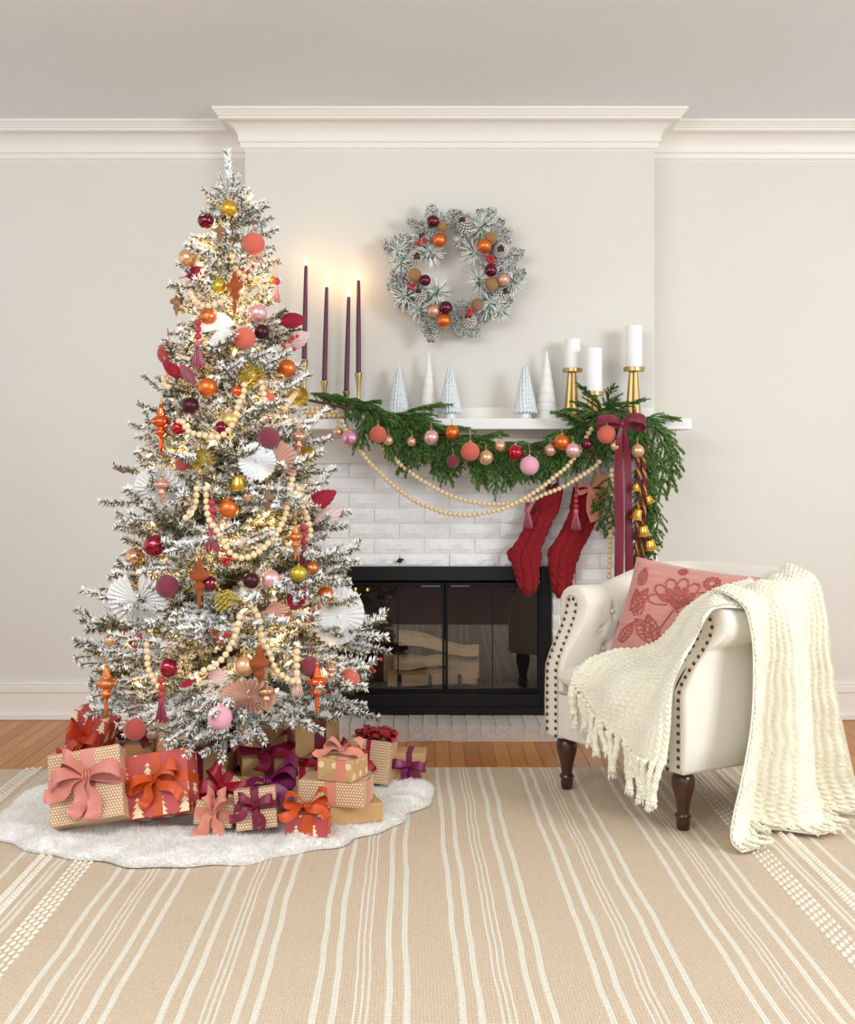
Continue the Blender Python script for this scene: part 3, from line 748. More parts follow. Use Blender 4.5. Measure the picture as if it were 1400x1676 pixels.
# ------------------------------------------------------------------ tree skirt
SKC = Vector((-.63, 3.90, 0))
st = {-180: .70, -151: .715, -130: .63, -109: .60, -85: .575, -57: .535, -34: .545, -10: .575, 17: .68, 45: .66, 90: .60, 140: .66, 180: .70}
ka, kv = list(st.keys()), list(st.values())
def skR(a):
    d_ = math.degrees(a); d_ = (d_+180) % 360-180
    return float(np.interp(d_, ka, kv))+.010*math.sin(a*13)+.008*math.sin(a*23+1)
def skirt_h(x_, y_):
    dx, dy = x_-SKC.x, y_-SKC.y; q = math.hypot(dx, dy)/skR(math.atan2(dy, dx)); 
    return .036*(max(0, 1-q**10))**.5
import mathutils
NZ = mathutils.noise
P = []
NA, NR = 300, 64
for i in range(NA):
    a = 2*PI*i/NA; R_ = skR(a); row = []
    for j in range(NR+1):
        q = (j/NR)**.75 if j else .02; q = q if q < 1 else 1
        x_, y_ = SKC.x+R_*q*math.cos(a), SKC.y+R_*q*math.sin(a)
        ed = (max(0, 1-q**8))**.5
        n_ = NZ.noise(Vector((x_*9, y_*9, 0)))*.009+NZ.noise(Vector((x_*28, y_*28, 3)))*.006+NZ.noise(Vector((x_*90, y_*90, 3)))*.0035
        fr_ = (.020*abs(math.sin(a*8.3+q*5+math.sin(a*3)))+.010*math.sin(a*19+q*9))*sst(.72, .97, q)
        row.append(Vector((x_, y_, .013+(.030+n_+fr_)*ed)))
    row.append(Vector((SKC.x+R_*.99*math.cos(a), SKC.y+R_*.99*math.sin(a), .010)))
    P.append(row)
sk = MB().grid(P, closed_u=True)
MFUR = M('white_faux_fur', 'fffdfa', .95, vscale=30, bump=1, bscale=170, bdist=.008, sheen=.4, col2='f4efe8')
sko = thing('tree_skirt', 'white faux fur tree skirt spread on the rug under the presents', 'tree skirt', (0, 0, 0))
sk.obj('fur_cloth', MFUR, sko)
# short pile, joined
npv = np.random.RandomState(4); mb = MB(); V_ = []; F_ = []
cnt = 0
for k in range(62000):
    a = npv.rand()*2*PI; q = 1-.42*npv.rand()**1.3
    if math.sin(a) > .55: continue
    R_ = skR(a)*q; x_, y_ = SKC.x+R_*math.cos(a), SKC.y+R_*math.sin(a); ed = (max(0, 1-q**8))**.5
    z_ = .013+.030*ed+NZ.noise(Vector((x_*9, y_*9, 0)))*.009*ed+(.020*abs(math.sin(a*8.3+q*5+math.sin(a*3)))+.010*math.sin(a*19+q*9))*sst(.72, .97, q)*ed
    d_ = Vector((npv.randn()*.5+math.cos(a)*.6*q**4, npv.randn()*.5+math.sin(a)*.6*q**4, .8)).normalized()*(.009+.006*npv.rand())
    w_ = Vector((-d_.y, d_.x, 0)).normalized()*.0016
    p = Vector((x_, y_, z_-.002)); o = len(V_); V_ += [tuple(p-w_), tuple(p+w_), tuple(p+d_)]; F_.append((o, o+1, o+2))
mb.v, mb.f, mb.m = V_, F_, [0]*len(F_)
mp_, t_, b_ = nt('fur_pile'); nb_ = NB(t_); t_.nodes.remove(b_)
d1 = nb_.n('ShaderNodeBsdfDiffuse'); d1.inputs[0].default_value = lin('fbf8f3'); d2 = nb_.n('ShaderNodeBsdfTranslucent'); d2.inputs[0].default_value = lin('fbf8f3')
mx = nb_.n('ShaderNodeMixShader'); mx.inputs[0].default_value = .45; nb_.l(d1.outputs[0], mx.inputs[1]); nb_.l(d2.outputs[0], mx.inputs[2]); nb_.l(mx.outputs[0], t_.nodes['Material Output'].inputs[0])
stuff(mb.obj('fur_pile', mp_, sko))
# ------------------------------------------------------------------ metals, ribbons, papers
MBRASS = M('brushed_brass', 'b79a66', .34, 1, bump=.05, bscale=200)
MCAP = M('gold_cap', 'd8b36a', .3, 1)
# ------------------------------------------------------------------ presents
def paper(name, base, kind, ink, scale=1.0, rough=.6):
    m, t, b = nt(name); nb = NB(t); uv = nb.n('ShaderNodeUVMap'); sp = nb.n('ShaderNodeSeparateXYZ'); nb.l(uv.outputs[0], sp.inputs[0])
    tc = nb.n('ShaderNodeTexCoord'); n = nb.noise(tc.outputs['Object'], 60, 4, .7)
    bc = nb.mix(n, lin(base), tuple(min(1, x_*.86) for x_ in lin(base)[:3])+(1,))
    u, v = sp.outputs[0], sp.outputs[1]
    if kind == 'dots':
        p = .0085*scale
        u1, v1 = nb.m('DIVIDE', u, p), nb.m('DIVIDE', v, p)
        row = nb.m('FLOOR', v1); u2 = nb.m('ADD', u1, nb.m('MULTIPLY', row, .5))
        fu = nb.m('SUBTRACT', nb.m('FRACT', u2), .5); fv = nb.m('SUBTRACT', nb.m('FRACT', v1), .5)
        d = nb.m('ADD', nb.m('MULTIPLY', fu, fu), nb.m('MULTIPLY', fv, fv)); mask = nb.m('LESS_THAN', d, .075 if scale < 2 else .05)
    elif kind == 'trees':
        pu, pv = .046*scale, .062*scale
        v1 = nb.m('DIVIDE', v, pv); row = nb.m('FLOOR', v1); u1 = nb.m('ADD', nb.m('DIVIDE', u, pu), nb.m('MULTIPLY', row, .5))
        fu = nb.m('ABSOLUTE', nb.m('SUBTRACT', nb.m('FRACT', u1), .5)); fv = nb.m('FRACT', v1)
        h = nb.m('DIVIDE', nb.m('SUBTRACT', fv, .16), .74)
        tier = nb.m('SUBTRACT', 1.0, nb.m('FRACT', nb.m('MULTIPLY', h, 3.999)))
        wd = nb.m('ADD', nb.m('MULTIPLY', nb.m('SUBTRACT', 1.0, h), .27), nb.m('MULTIPLY', nb.m('SUBTRACT', tier, .6), .13))
        body = nb.m('MULTIPLY', nb.m('LESS_THAN', fu, wd), nb.m('MULTIPLY', nb.m('GREATER_THAN', h, 0.0), nb.m('LESS_THAN', h, 1.0)))
        tr_ = nb.m('MULTIPLY', nb.m('LESS_THAN', fu, .06), nb.m('MULTIPLY', nb.m('GREATER_THAN', fv, .06), nb.m('LESS_THAN', fv, .17)))
        mask = nb.m('MAXIMUM', body, tr_)
    if kind: bc = nb.mix(mask, bc, lin(ink))
    nb.l(bc, b.inputs['Base Color']); b.inputs['Roughness'].default_value = rough
    nb.bump(nb.noise(tc.outputs['Object'], 18, 3), .15, .004, b); return m
PAP = {'kraft': paper('kraft_paper', 'c79c66', None, 'ffffff'), 'dots': paper('dotted_kraft_paper', 'c0946a', 'dots', 'efe0c4'),
       'bigdots': paper('large_dot_kraft_paper', 'c99f69', 'dots', 'e4cb9d', 5.2), 'trees': paper('red_tree_paper', 'c2504a', 'trees', 'f0dcae', 1.55),
       'trees2': paper('small_red_tree_paper', 'b8484a', 'trees', 'f0dcae', 1.1)}
def satin(name, c): return M(name, c, .42, 0, bump=.08, bscale=30, bdist=.004)
RIB = {'pink': satin('blush_satin', 'cd7e70'), 'orange': satin('burnt_orange_satin', 'c24a16'), 'burg': satin('burgundy_satin', '74102c'), 'purple': satin('plum_satin', '74164a'),
       'crim': satin('crimson_satin', '960c22'), 'salmon': M('salmon_cotton_ribbon', 'cf8068', .8, sheen=.3), 'rust': satin('rust_satin', 'b2360f')}
def box_mesh(w_, d_, h_, mat):
    mb = MB().box((-w_/2, -d_/2, 0), (w_/2, d_/2, h_)); me = mb.mesh('box', mat, False)
    uvl = me.uv_layers.new(name='UVMap')
    for p in me.polygons:
        n = p.normal
        for li in p.loop_indices:
            c = me.vertices[me.loops[li].vertex_index].co
            uvl.data[li].uv = (c.x+.31, c.y+.4) if abs(n.z) > .5 else ((c.x+.31, c.z+.02) if abs(n.y) > .5 else (c.y+.13, c.z+.05))
    return me
def bow(parent, mat, loc, rot, s=1.0, w_=.022, tails=((-1, -.75), (1, -.75)), loops=((-1, .1), (1, .1)), seed=0, knot=True, lname='bow'):
    """bow lying in the local xz plane, facing -y"""
    rr = random.Random(seed)
    kb_ = MB().sphere((0, 0, 0), .011*s, 12, 8, sc=(1.0, .8, 1.15))
    for k in range(3): kb_.tube([(-.006*s+k*.006*s, -.008*s, -.011*s), (-.006*s+k*.006*s, -.011*s, 0), (-.006*s+k*.006*s, -.008*s, .011*s)], .0025*s, 5)
    b = kb_.obj(lname, mat, parent, loc, rot)
    for sx, el in loops:
        ca, sa = math.cos(el), math.sin(el); L = .062*s*rr.uniform(.9, 1.1); o = .03*s
        f = lambda a, bz, y_: Vector((sx*(ca*a)-0*sa, y_, sa*a+ca*bz))
        pts = [f(0, 0, 0), f(L*.35, o*.25, -o*.7), f(L*.75, o*.30, -o*1.05), f(L, o*.05, -o*.6), f(L*.92, -o*.2, -o*.15), f(L*.5, -o*.12, -o*.02), f(0, 0, 0)]
        wd = [Vector((0, .25, 1)), Vector((.1*sx, .5, 1)), Vector((0, .3, 1)), Vector((0, 0, 1)), Vector((0, -.2, 1)), Vector((0, -.1, 1)), Vector((0, .2, 1))]
        MB().ribbon(pts, wd, [w_*.5, w_*.9, w_*1.15, w_*1.15, w_*1.1, w_*.9, w_*.5]).obj('loop', mat, b, auto=45)
    for dx, dz in tails:
        L = .085*s*rr.uniform(.9, 1.15); q = Vector((dx, 0, dz)).normalized(); n_ = Vector((q.z, 0, -q.x))
        pts = [Vector((0, 0, 0)), q*L*.3+Vector((0, -.014*s, 0))+n_*.006*s, q*L*.6+Vector((0, -.012*s, 0))-n_*.006*s, q*L*.85+Vector((0, -.006*s, 0)), q*L+Vector((0, -.012*s, 0))+n_*.008*s]
        MB().ribbon(pts, [n_+Vector((0, .3, 0)), n_+Vector((0, .5, 0)), n_, n_+Vector((0, -.4, 0)), n_], [w_*.5, w_*.95, w_, w_, w_*1.02]).obj('tail', mat, b, auto=45)
    return b
def band(parent, mat, w_, d_, h_, axis, off, rw, nm='ribbon'):
    e = .0012; mb = MB()
    if axis == 'x':    # plane perpendicular to x: runs over top, front, back
        a, b = off-rw/2, off+rw/2
        mb.box((a, -d_/2-e, -.0004), (b, -d_/2+.0004, h_+e)); mb.box((a, d_/2-.0004, -.0004), (b, d_/2+e, h_+e)); mb.box((a, -d_/2-e, h_-.0004), (b, d_/2+e, h_+e))
    elif axis == 'y':
        a, b = off-rw/2, off+rw/2
        mb.box((-w_/2-e, a, -.0004), (-w_/2+.0004, b, h_+e)); mb.box((w_/2-.0004, a, -.0004), (w_/2+e, b, h_+e)); mb.box((-w_/2-e, a, h_-.0004), (w_/2+e, b, h_+e))
    else:              # horizontal belt at height off
        a, b = off-rw/2, off+rw/2
        mb.box((-w_/2-e, -d_/2-e, a), (w_/2+e, -d_/2+.0004, b)); mb.box((-w_/2-e, d_/2-.0004, a), (w_/2+e, d_/2+e, b))
        mb.box((-w_/2-e, -d_/2, a), (-w_/2+.0004, d_/2, b)); mb.box((w_/2-.0004, -d_/2, a), (w_/2+e, d_/2, b))
    return mb.obj(nm, mat, parent, sm=False)
def present(label, pap, rib, px, py, zb, size, rot=(0, 0, 0), bands=(), bows=(), flap=None, rw=.024, lid=False):
    d = FPX*(CZ-zb)/(py-HY); w_, d_, h_ = size
    q = W(px, py, d)
    M_ = Euler(rot).to_matrix()
    # put front-bottom edge centre at q
    origin = q-M_ @ Vector((0, -d_/2, 0)); 
    low = min((M_ @ Vector((sx*w_/2, sy*d_/2, sz*h_))).z for sx in (-1, 1) for sy in (-1, 1) for sz in (0, 1))+origin.z
    origin.z += zb-low
    o = thing('wrapped_present', label, 'present', origin, rot, 'wrapped presents under the tree')
    bx = link('box', box_mesh(w_, d_, h_, PAP[pap]), o); bevel(bx, .0025, 2)
    if lid: bevel(link('lid', box_mesh(w_+.006, d_+.006, .028, PAP[pap]), o, (0, 0, h_-.026)), .002)
    for ax, of in bands: band(o, RIB[rib], w_+(.006 if lid else 0), d_+(.006 if lid else 0), h_+(.003 if lid else 0), ax, of, rw)
    for kw in bows: bow(o, RIB[kw.pop('mat', rib)], **kw)
    if flap == 'right':
        x_ = w_/2+.0006
        MB().add([(x_, -d_/2+.001, .001), (x_, d_/2-.001, .001), (x_+.0006, 0, h_*.55)], [(0, 1, 2)]).add([(x_, -d_/2+.001, h_-.001), (x_, d_/2-.001, h_-.001), (x_+.001, 0, h_*.45)], [(0, 2, 1)]).obj('flap', M('kraft_flap', 'b98f5c', .7), o, sm=False)
    if flap == 'front':
        y_ = -d_/2-.0006
        MB().add([(-w_/2+.001, y_, .001), (w_/2-.001, y_, .001), (0, y_-.001, h_*.6)], [(0, 1, 2)]).obj('flap', M('kraft_flap', 'b98f5c', .7), o, sm=False)
    return o
F = -PI/2  # bow turned to lie on a top face
R_ = math.radians
B0 = .040
TOPB = lambda z_, y_=0, s=1, **k: dict(loc=(k.pop('x', 0), y_, z_+.012*s), rot=(R_(-62), 0, k.pop('rz', 0)), s=s, **k)
FRB = lambda z_, d_, s=1, **k: dict(loc=(k.pop('x', 0), -d_/2-.010*s, z_), rot=(0, k.pop('ry', 0), 0), s=s, **k)
present('large dotted kraft present with big blush satin bow at front left', 'dots', 'pink', 143, 1374, B0, (.208, .09, .205), (R_(-24), R_(-9), R_(4)), [('x', .01), ('z', .115)],
        [FRB(.125, .09, 1.45, w_=.040, x=.01, loops=((-1, .75), (1, -.05), (-1, -.1)), tails=((-.35, -1), (-1, -.45), (.15, -1)), seed=1)], rw=.040)
present('large red present with cream trees and orange satin bow at front', 'trees', 'orange', 259, 1363, B0, (.19, .10, .182), (R_(-20), R_(-10), R_(-5)), [('x', .0), ('z', .10)],
        [FRB(.105, .10, 1.1, w_=.030, loops=((-1, -.25), (1, .35), (1, .2)), tails=((-.5, -1), (1, -.75), (-1, -.3)), seed=2)], rw=.030)
present('red present with cream trees hidden behind two large front presents', 'trees', 'burg', 184, 1342, B0, (.23, .12, .142), (0, 0, R_(3)))
present('red tree-print present leaning at far left behind the others', 'trees2', 'rust', 118, 1288, B0, (.13, .09, .235), (R_(4), R_(20), R_(-12)), [('x', 0), ('z', .14)],
        [FRB(.15, .09, 1.2, w_=.032, loops=((-1, .7), (1, .5)), tails=((-.8, -1), (.1, -1), (-.3, -1)), seed=3)], rw=.03)
present('lidded kraft box with burgundy bow at back left under the tree', 'kraft', 'burg', 195, 1282, B0, (.205, .17, .125), (0, 0, R_(4)), [('x', .0), ('y', 0)],
        [TOPB(.13, -.03, 1.5, w_=.036, loops=((-1, .35), (1, .3)), tails=((-1, -.5), (1, -.6)), seed=4)], rw=.030, lid=True)
present('kraft present with burgundy bow under the middle of the tree', 'kraft', 'burg', 330, 1308, B0, (.17, .15, .165), (0, 0, R_(-14)), [('x', -.01), ('y', 0)],
        [TOPB(.17, -.02, 1.4, w_=.034, loops=((-1, .3), (1, .4)), tails=((-1, -.7), (1, -.8)), seed=5)], rw=.030)
present('kraft present with looping burgundy bow behind the plum one', 'kraft', 'burg', 436, 1316, B0, (.15, .13, .145), (0, 0, R_(12)), [('x', .01)],
        [TOPB(.145, -.03, 1.4, w_=.036, loops=((-1, .1), (1, .25)), tails=((1, -.9), (-.2, -1)), seed=6)], rw=.030)
present('tall kraft present with wide burgundy ribbon under right tree branches', 'kraft', 'burg', 520, 1273, B0, (.16, .13, .265), (0, 0, R_(24)), [('x', .01), ('y', 0)],
        [TOPB(.266, -.02, 1.5, w_=.040, loops=((-1, .2), (1, .4)), tails=((1, -1), (-.1, -1)), seed=7)], rw=.042)
present('flat kraft present with wide plum ribbon behind dotted cube', 'bigdots', 'purple', 424, 1342, B0, (.185, .15, .075), (R_(9), 0, R_(-3)), [('x', .02), ('y', -.01)],
        [TOPB(.078, -.02, 1.45, w_=.040, x=.02, loops=((1, .1), (1, .55)), tails=((-1, -.35), (.8, -1)), seed=8)], rw=.040)
present('small dotted kraft cube with burgundy cross ribbon at front centre', 'dots', 'burg', 421, 1370, B0, (.118, .10, .112), (R_(-10), R_(-5), R_(6)), [('x', 0), ('z', .065)],
        [FRB(.068, .10, .85, w_=.024, loops=((-1, .55), (1, .25)), tails=((.25, -1), (-1, -.5)), seed=9)], rw=.024)
present('small red tree-print present with orange satin bow at front', 'trees2', 'orange', 503, 1371, B0, (.125, .10, .066), (0, 0, R_(3)), [('x', .0), ('y', 0)],
        [TOPB(.070, -.035, 1.05, w_=.030, loops=((-1, .25), (1, .6)), tails=((-1, -.75), (1, -.8)), seed=10)], rw=.032)
present('small dotted kraft present with crimson ribbon beside large red one', 'dots', 'crim', 345, 1338, B0, (.10, .08, .105), (R_(-12), R_(32), R_(0)), [('x', 0), ('z', .055)],
        [FRB(.06, .08, 1.15, w_=.036, loops=((-1, .6), (1, .4), (-1, -.6)), tails=((-.8, -1), (1, -.5)), seed=11)], rw=.03)
present('small dotted present with salmon cotton bow at front', 'dots', 'salmon', 347, 1368, B0, (.112, .09, .068), (R_(-14), R_(6), R_(-4)), [('x', 0), ('z', .034)],
        [FRB(.04, .09, .95, w_=.034, loops=((-1, 1.15), (1, 1.1)), tails=((-.5, -1), (.4, -1)), seed=12)], rw=.03)
present('flat kraft present with burgundy ribbon at the bottom of the right stack', 'kraft', 'burg', 584, 1348, B0, (.165, .17, .056), (0, 0, R_(20)), [('y', .01)], flap='right', rw=.022)
present('dotted kraft present with salmon ribbon in the middle of the right stack', 'dots', 'salmon', 541, 1320, .098, (.20, .12, .072), (0, 0, R_(-13)), [('x', .0), ('y', 0)], rw=.034)
present('large-dot kraft present with salmon bow on top of the right stack', 'bigdots', 'salmon', 548, 1279, .172, (.115, .11, .064), (0, 0, R_(-22)), [('x', .02)],
        [TOPB(.067, 0, .95, w_=.028, loops=((-1, .2), (1, .35)), tails=((-1, -.4), (1, -.3)), seed=13)], flap='front', rw=.032)
o = present('tall dotted kraft present with crimson flower bows at back right', 'dots', 'crim', 597, 1289, B0, (.15, .11, .138), (R_(-6), R_(5), R_(-12)), [('x', .0)], [], rw=.014)
def flower(parent, mat, loc, rot, n, s, seed):
    rr = random.Random(seed); b = MB().sphere((0, 0, 0), .012*s, 10, 7).obj('flower_bow', mat, parent, loc, rot)
    for k in range(n):
        a = 2*PI*k/n+rr.uniform(-.2, .2); el = rr.uniform(.1, 1.0); q = Vector((math.cos(a), -el, math.sin(a))).normalized(); t_ = Vector((-math.sin(a), 0, math.cos(a)))
        L = .032*s*rr.uniform(.8, 1.2)
        MB().ribbon([Vector((0, 0, 0)), q*L*.5+t_.cross(q)*.008*s, q*L+t_.cross(q)*.003*s, q*L*.7-t_.cross(q)*.008*s, Vector((0, 0, 0))], t_, .020*s).obj('loop', mat, b, auto=45)
for x_, s_, sd in ((-.02, 1.1, 1), (.02, 1.2, 2), (.055, 1.1, 3)): flower(o, RIB['crim'], (x_, -.01, .15), (-1.2, 0, 0), 9, s_, sd)
bow(o, RIB['crim'], (-.045, -.065, .085), (0, .3, 0), .9, .022, tails=((1, -.1), (-.2, -1), (.3, -1)), loops=((-1, .5), (1, .5), (-1, -.6), (1, -.6)), seed=15)
present('small kraft box with plum satin bow at far right of the pile', 'kraft', 'purple', 665, 1281, B0, (.125, .10, .098), (0, 0, R_(-4)), [('x', .01), ('z', .055)],
        [FRB(.062, .10, .9, w_=.026, x=.01, loops=((-1, .1), (1, -.1)), tails=((-.5, -1), (.6, -1)), seed=16)], rw=.020)
present('kraft present with crimson ribbon half hidden behind salmon-ribboned stack', 'kraft', 'crim', 495, 1300, B0, (.08, .07, .09), (0, 0, R_(8)), [('x', 0)],
        [TOPB(.09, -.01, .9, w_=.03, seed=17)], rw=.02)
present('plain kraft present tucked under the branches left of the tall one', 'kraft', 'burg', 440, 1262, B0, (.12, .12, .15), (0, 0, R_(-10)), [('y', 0)], rw=.03)
# ------------------------------------------------------------------ needle foliage
def needles(segs, dens, ln, wd, alpha, mats, rng, flat=0, drop=0):
    """segs: list of (p0,p1); needles are slim 3-sided spikes. mats: fn(t, updot, rand)->index"""
    V = []; Fs = []; Mi = []
    for a, b in segs:
        a = np.array(a, float); b = np.array(b, float); ax = b-a; L = np.linalg.norm(ax)
        if L < 1e-5: continue
        ax /= L; n = max(2, int(L*dens)); t = rng.rand(n); u = np.cross(ax, [0, 0, 1.0])
        if np.linalg.norm(u) < 1e-3: u = np.array([1.0, 0, 0])
        u /= np.linalg.norm(u); v = np.cross(u, ax)
        ph = rng.rand(n)*2*PI
        rad = np.cos(ph)[:, None]*u+np.sin(ph)[:, None]*v*(1-flat); rad /= np.linalg.norm(rad, axis=1)[:, None]+1e-9
        al = alpha*(.8+.4*rng.rand(n)); d = np.cos(al)[:, None]*ax+np.sin(al)[:, None]*rad; d[:, 2] -= drop
        d /= np.linalg.norm(d, axis=1)[:, None]
        l = ln*(.7+.6*rng.rand(n)); w_ = wd*(.8+.4*rng.rand(n))
        s1 = np.cross(d, ax+.01); s1 /= np.linalg.norm(s1, axis=1)[:, None]+1e-9; s2 = np.cross(d, s1)
        p = a+t[:, None]*(b-a); tip = p+d*l[:, None]; mid = p+d*(l*.45)[:, None]
        o = len(V)
        for k in range(n):
            q = [p[k], mid[k]+s1[k]*w_[k], mid[k]-s1[k]*w_[k]*.5+s2[k]*w_[k]*.8, mid[k]-s1[k]*w_[k]*.5-s2[k]*w_[k]*.8, tip[k]]
            V.extend(map(tuple, q)); mi = mats(t[k], rad[k][2], rng.rand())
            Fs.extend([(o, o+1, o+2), (o, o+2, o+3), (o, o+3, o+1), (o+4, o+2, o+1), (o+4, o+3, o+2), (o+4, o+1, o+3)]); Mi.extend([mi]*6); o += 5
    return V, Fs, Mi
MN_W = M('snow_flock', 'fbfbf9', .9, sheen=.2); MN_G = M('tree_needle_green', '5a6b45', .7, var=.3, vscale=40); MN_B = M('tree_needle_tan', '9a8260', .8)
MN_S = M('branch_stem', '6b5238', .9)
TREEM = [MN_W, MN_G, MN_B, MN_S]
def flock(wt):
    def f(t, up, r_): 
        pw = wt+.30*up
        return 0 if r_ < pw else (1 if r_ < pw+(1-pw)*.62 else 2)
    return f
def tree_branch(L, rng, wt):
    segs = []; mb = MB(); pts = []
    n = 8; bend = rng.uniform(-.05, .12)
    for i in range(n+1):
        t = i/n; pts.append(np.array([L*t, .03*L*math.sin(t*3+rng.rand()*6)*t, L*(bend*t*t)+.02*L*math.sin(t*4)]))
    start = .22
    for i in range(n):
        if (i+1)/n > start: segs.append((pts[i], pts[i+1]))
    mb.tube([Vector(p) for p in pts], [.005*(1-.6*i/n) for i in range(n+1)], 5, mi=3)
    step = .056; s_ = L*.28; side = 1
    while s_ < L*.97:
        i = min(n-1, int(s_/L*n)); f = s_/L*n-i; p = pts[i]*(1-f)+pts[i+1]*f
        tl = min(.16, .045+.42*(L-s_))*rng.uniform(.75, 1.25)+.02
        az = side*rng.uniform(.55, 1.05); el = rng.uniform(-.25, .55)
        d = np.array([math.cos(az)*math.cos(el), math.sin(az)*math.cos(el), math.sin(el)])
        m = p+d*tl*.55; e = m+(d*.9+np.array([.25, 0, rng.uniform(0, .35)]))*tl*.45
        segs += [(p, m), (m, e)]; mb.tube([Vector(p), Vector(m), Vector(e)], .0022, 4, mi=3)
        if tl > .10:
            for s2 in (-1, 1):
                a2 = az+s2*.7; d2 = np.array([math.cos(a2), math.sin(a2), el*.5+.15]); e2 = p+d*tl*.35+d2*tl*.5; segs.append((p+d*tl*.35, e2))
        side = -side; s_ += step*rng.uniform(.7, 1.1)
    V, Fs, Mi = needles(segs, 1300, .0165, .0023, 1.0, flock(wt), rng)
    o = len(mb.v); mb.v += V; mb.f += [tuple(i+o for i in f) for f in Fs]; mb.m += Mi
    return mb.mesh('branch', TREEM, False)
rng = np.random.RandomState(11)
BRM = {}
for L in (.12, .2, .3, .42, .54):
    BRM[L] = [tree_branch(L, rng, wt) for wt in (.74, .60, .42)]
TX, TY = -.645, 4.0
tree = thing('christmas_tree', 'tall snow-flocked artificial christmas tree with warm lights left of the fireplace', 'christmas tree', (TX, TY, 0))
MB().lathe([(.021, .05), (.019, .6), (.015, 1.4), (.008, 1.95)], 12).obj('trunk', M('tree_trunk', '4f4031', .9), tree)
sb = MB()
for k in range(4):
    a = PI/4+k*PI/2; sb.tube([(0, 0, .14), (.10*math.cos(a), .10*math.sin(a), .10), (.2*math.cos(a), .2*math.sin(a), .052)], .008, 8)
sb.lathe([(.028, .05), (.028, .2)], 14); sb.obj('stand', M('stand_metal', '2b332c', .5, .5), tree)
def TR_(z_): return .055+.238*(2.11-z_)
r = random.Random(21)
tips = []
NBR = 278
def choose(L): return min(BRM, key=lambda k: abs(k-L))
for k in range(NBR):
    t = (k+.5)/NBR; z_ = .34+1.62*(1-(1-t)**.72) if False else .33+1.60*(1-math.sqrt(1-t*.985))
    # area-weighted: more at the bottom
    z_ = .40+1.58*(1-(1-t)**.62) if t < .86 else 1.50+.47*(t-.86)/.14
    az = k*2.399963+r.uniform(-.2, .2)
    Lt = TR_(z_)*r.uniform(.80, 1.12)*(1.0 if z_ > .5 else .97)
    pit = -.10+.42*(z_/2)+r.uniform(-.16, .2) - (.22 if z_ < .5 else 0)
    Lb = choose(Lt); m_ = BRM[Lb][r.choice([0, 0, 1, 1, 2])]
    rot = Matrix.Rotation(az, 3, 'Z') @ Matrix.Rotation(-pit, 3, 'Y') @ Matrix.Rotation(r.uniform(-.35, .35), 3, 'X')
    o = link('branch', m_, tree, (0, 0, z_), rot, Lt/Lb)
    tips.append((z_, az, Lt, rot))
for az, z_, L, pit in ((-.1, .58, .52, -.08), (-.38, .50, .50, -.2), (-3.05, .52, .50, -.1), (-.22, .78, .44, .02), (-1.95, .44, .40, -.42), (-1.45, .42, .42, -.50), (-1.1, .44, .40, -.46), (-2.3, .42, .42, -.34), (-1.7, .40, .44, -.36), (-.75, .42, .42, -.30), (-2.75, .42, .44, -.12)):
    link('branch', BRM[.42][1], tree, (0, 0, z_), Matrix.Rotation(az, 3, 'Z') @ Matrix.Rotation(-pit, 3, 'Y'), L/.42)
# leader
segs = [((0, 0, 0), (.006, 0, .05)), ((.006, 0, .05), (-.004, 0, .10)), ((-.004, 0, .10), (-.010, 0, .155))]
V, Fs, Mi = needles(segs, 2600, .017, .0022, .8, flock(.9), rng)
mb = MB(); mb.v, mb.f, mb.m = V, Fs, Mi; mb.tube([s_[0] for s_ in segs]+[segs[-1][1]], .004, 5, mi=3)
link('leader', mb.mesh('leader', TREEM, False), tree, (0, 0, 1.955), (0, 0, 0), (1.15, 1.15, 1.15))
for q in range(7):
    a = q*2.4; rot = Matrix.Rotation(a, 3, 'Z') @ Matrix.Rotation(-.8-.1*q, 3, 'Y'); link('branch', BRM[.12][0], tree, (0, 0, 1.88+.012*q), rot, .75)
# string lights
MBULB = M('lit_bulb', 'ffc46a', .3, emis=16); MBASE = M('bulb_base', 'dfe8da', .5)
sl = thing('string_lights', 'string of small warm white bulbs wound through the flocked tree', 'string lights', (TX, TY, 0))
bm_ = MB().lathe([(.0005, .022), (.003, .016), (.0052, .009), (.0050, .004), (.0035, 0)], 8).mesh('bulb', [MBULB])
cb_m = MB().lathe([(.0038, 0), (.0036, -.012), (.002, -.014)], 8).mesh('socket', [MBASE])
wire = []
nb2 = 190
for k in range(nb2):
    t = k/nb2; z_ = 2.0-1.60*math.sqrt(t); az = k*.83+r.uniform(-.15, .15); rr_ = TR_(z_)*r.uniform(.55, .93)
    p = Vector((rr_*math.cos(az), rr_*math.sin(az), z_+r.uniform(-.03, .03))); wire.append(p)
    if math.sin(az) > .35: continue
    rot = Euler((r.uniform(-1, 1), r.uniform(-1, 1), r.random()*6))
    b_ = link('bulb', bm_, sl, p, rot.to_matrix()); link('socket', cb_m, b_)
MB().tube(smooth(wire, 3), .0011, 4).obj('wire', M('light_wire', '3f5a3c', .6), sl)
for k in range(22):
    z_ = .38+1.5*(k/21)**1.05; a = -PI/2+(k % 5-2)*.66; rr_ = TR_(z_)*.66
    l = bpy.data.lights.new('tree_glow', 'POINT'); l.energy = .42; l.color = (1, .62, .26); l.shadow_soft_size = .012
    o = bpy.data.objects.new('tree_glow', l); COL.objects.link(o); o.location = (TX+rr_*math.cos(a), TY+rr_*math.sin(a), z_)
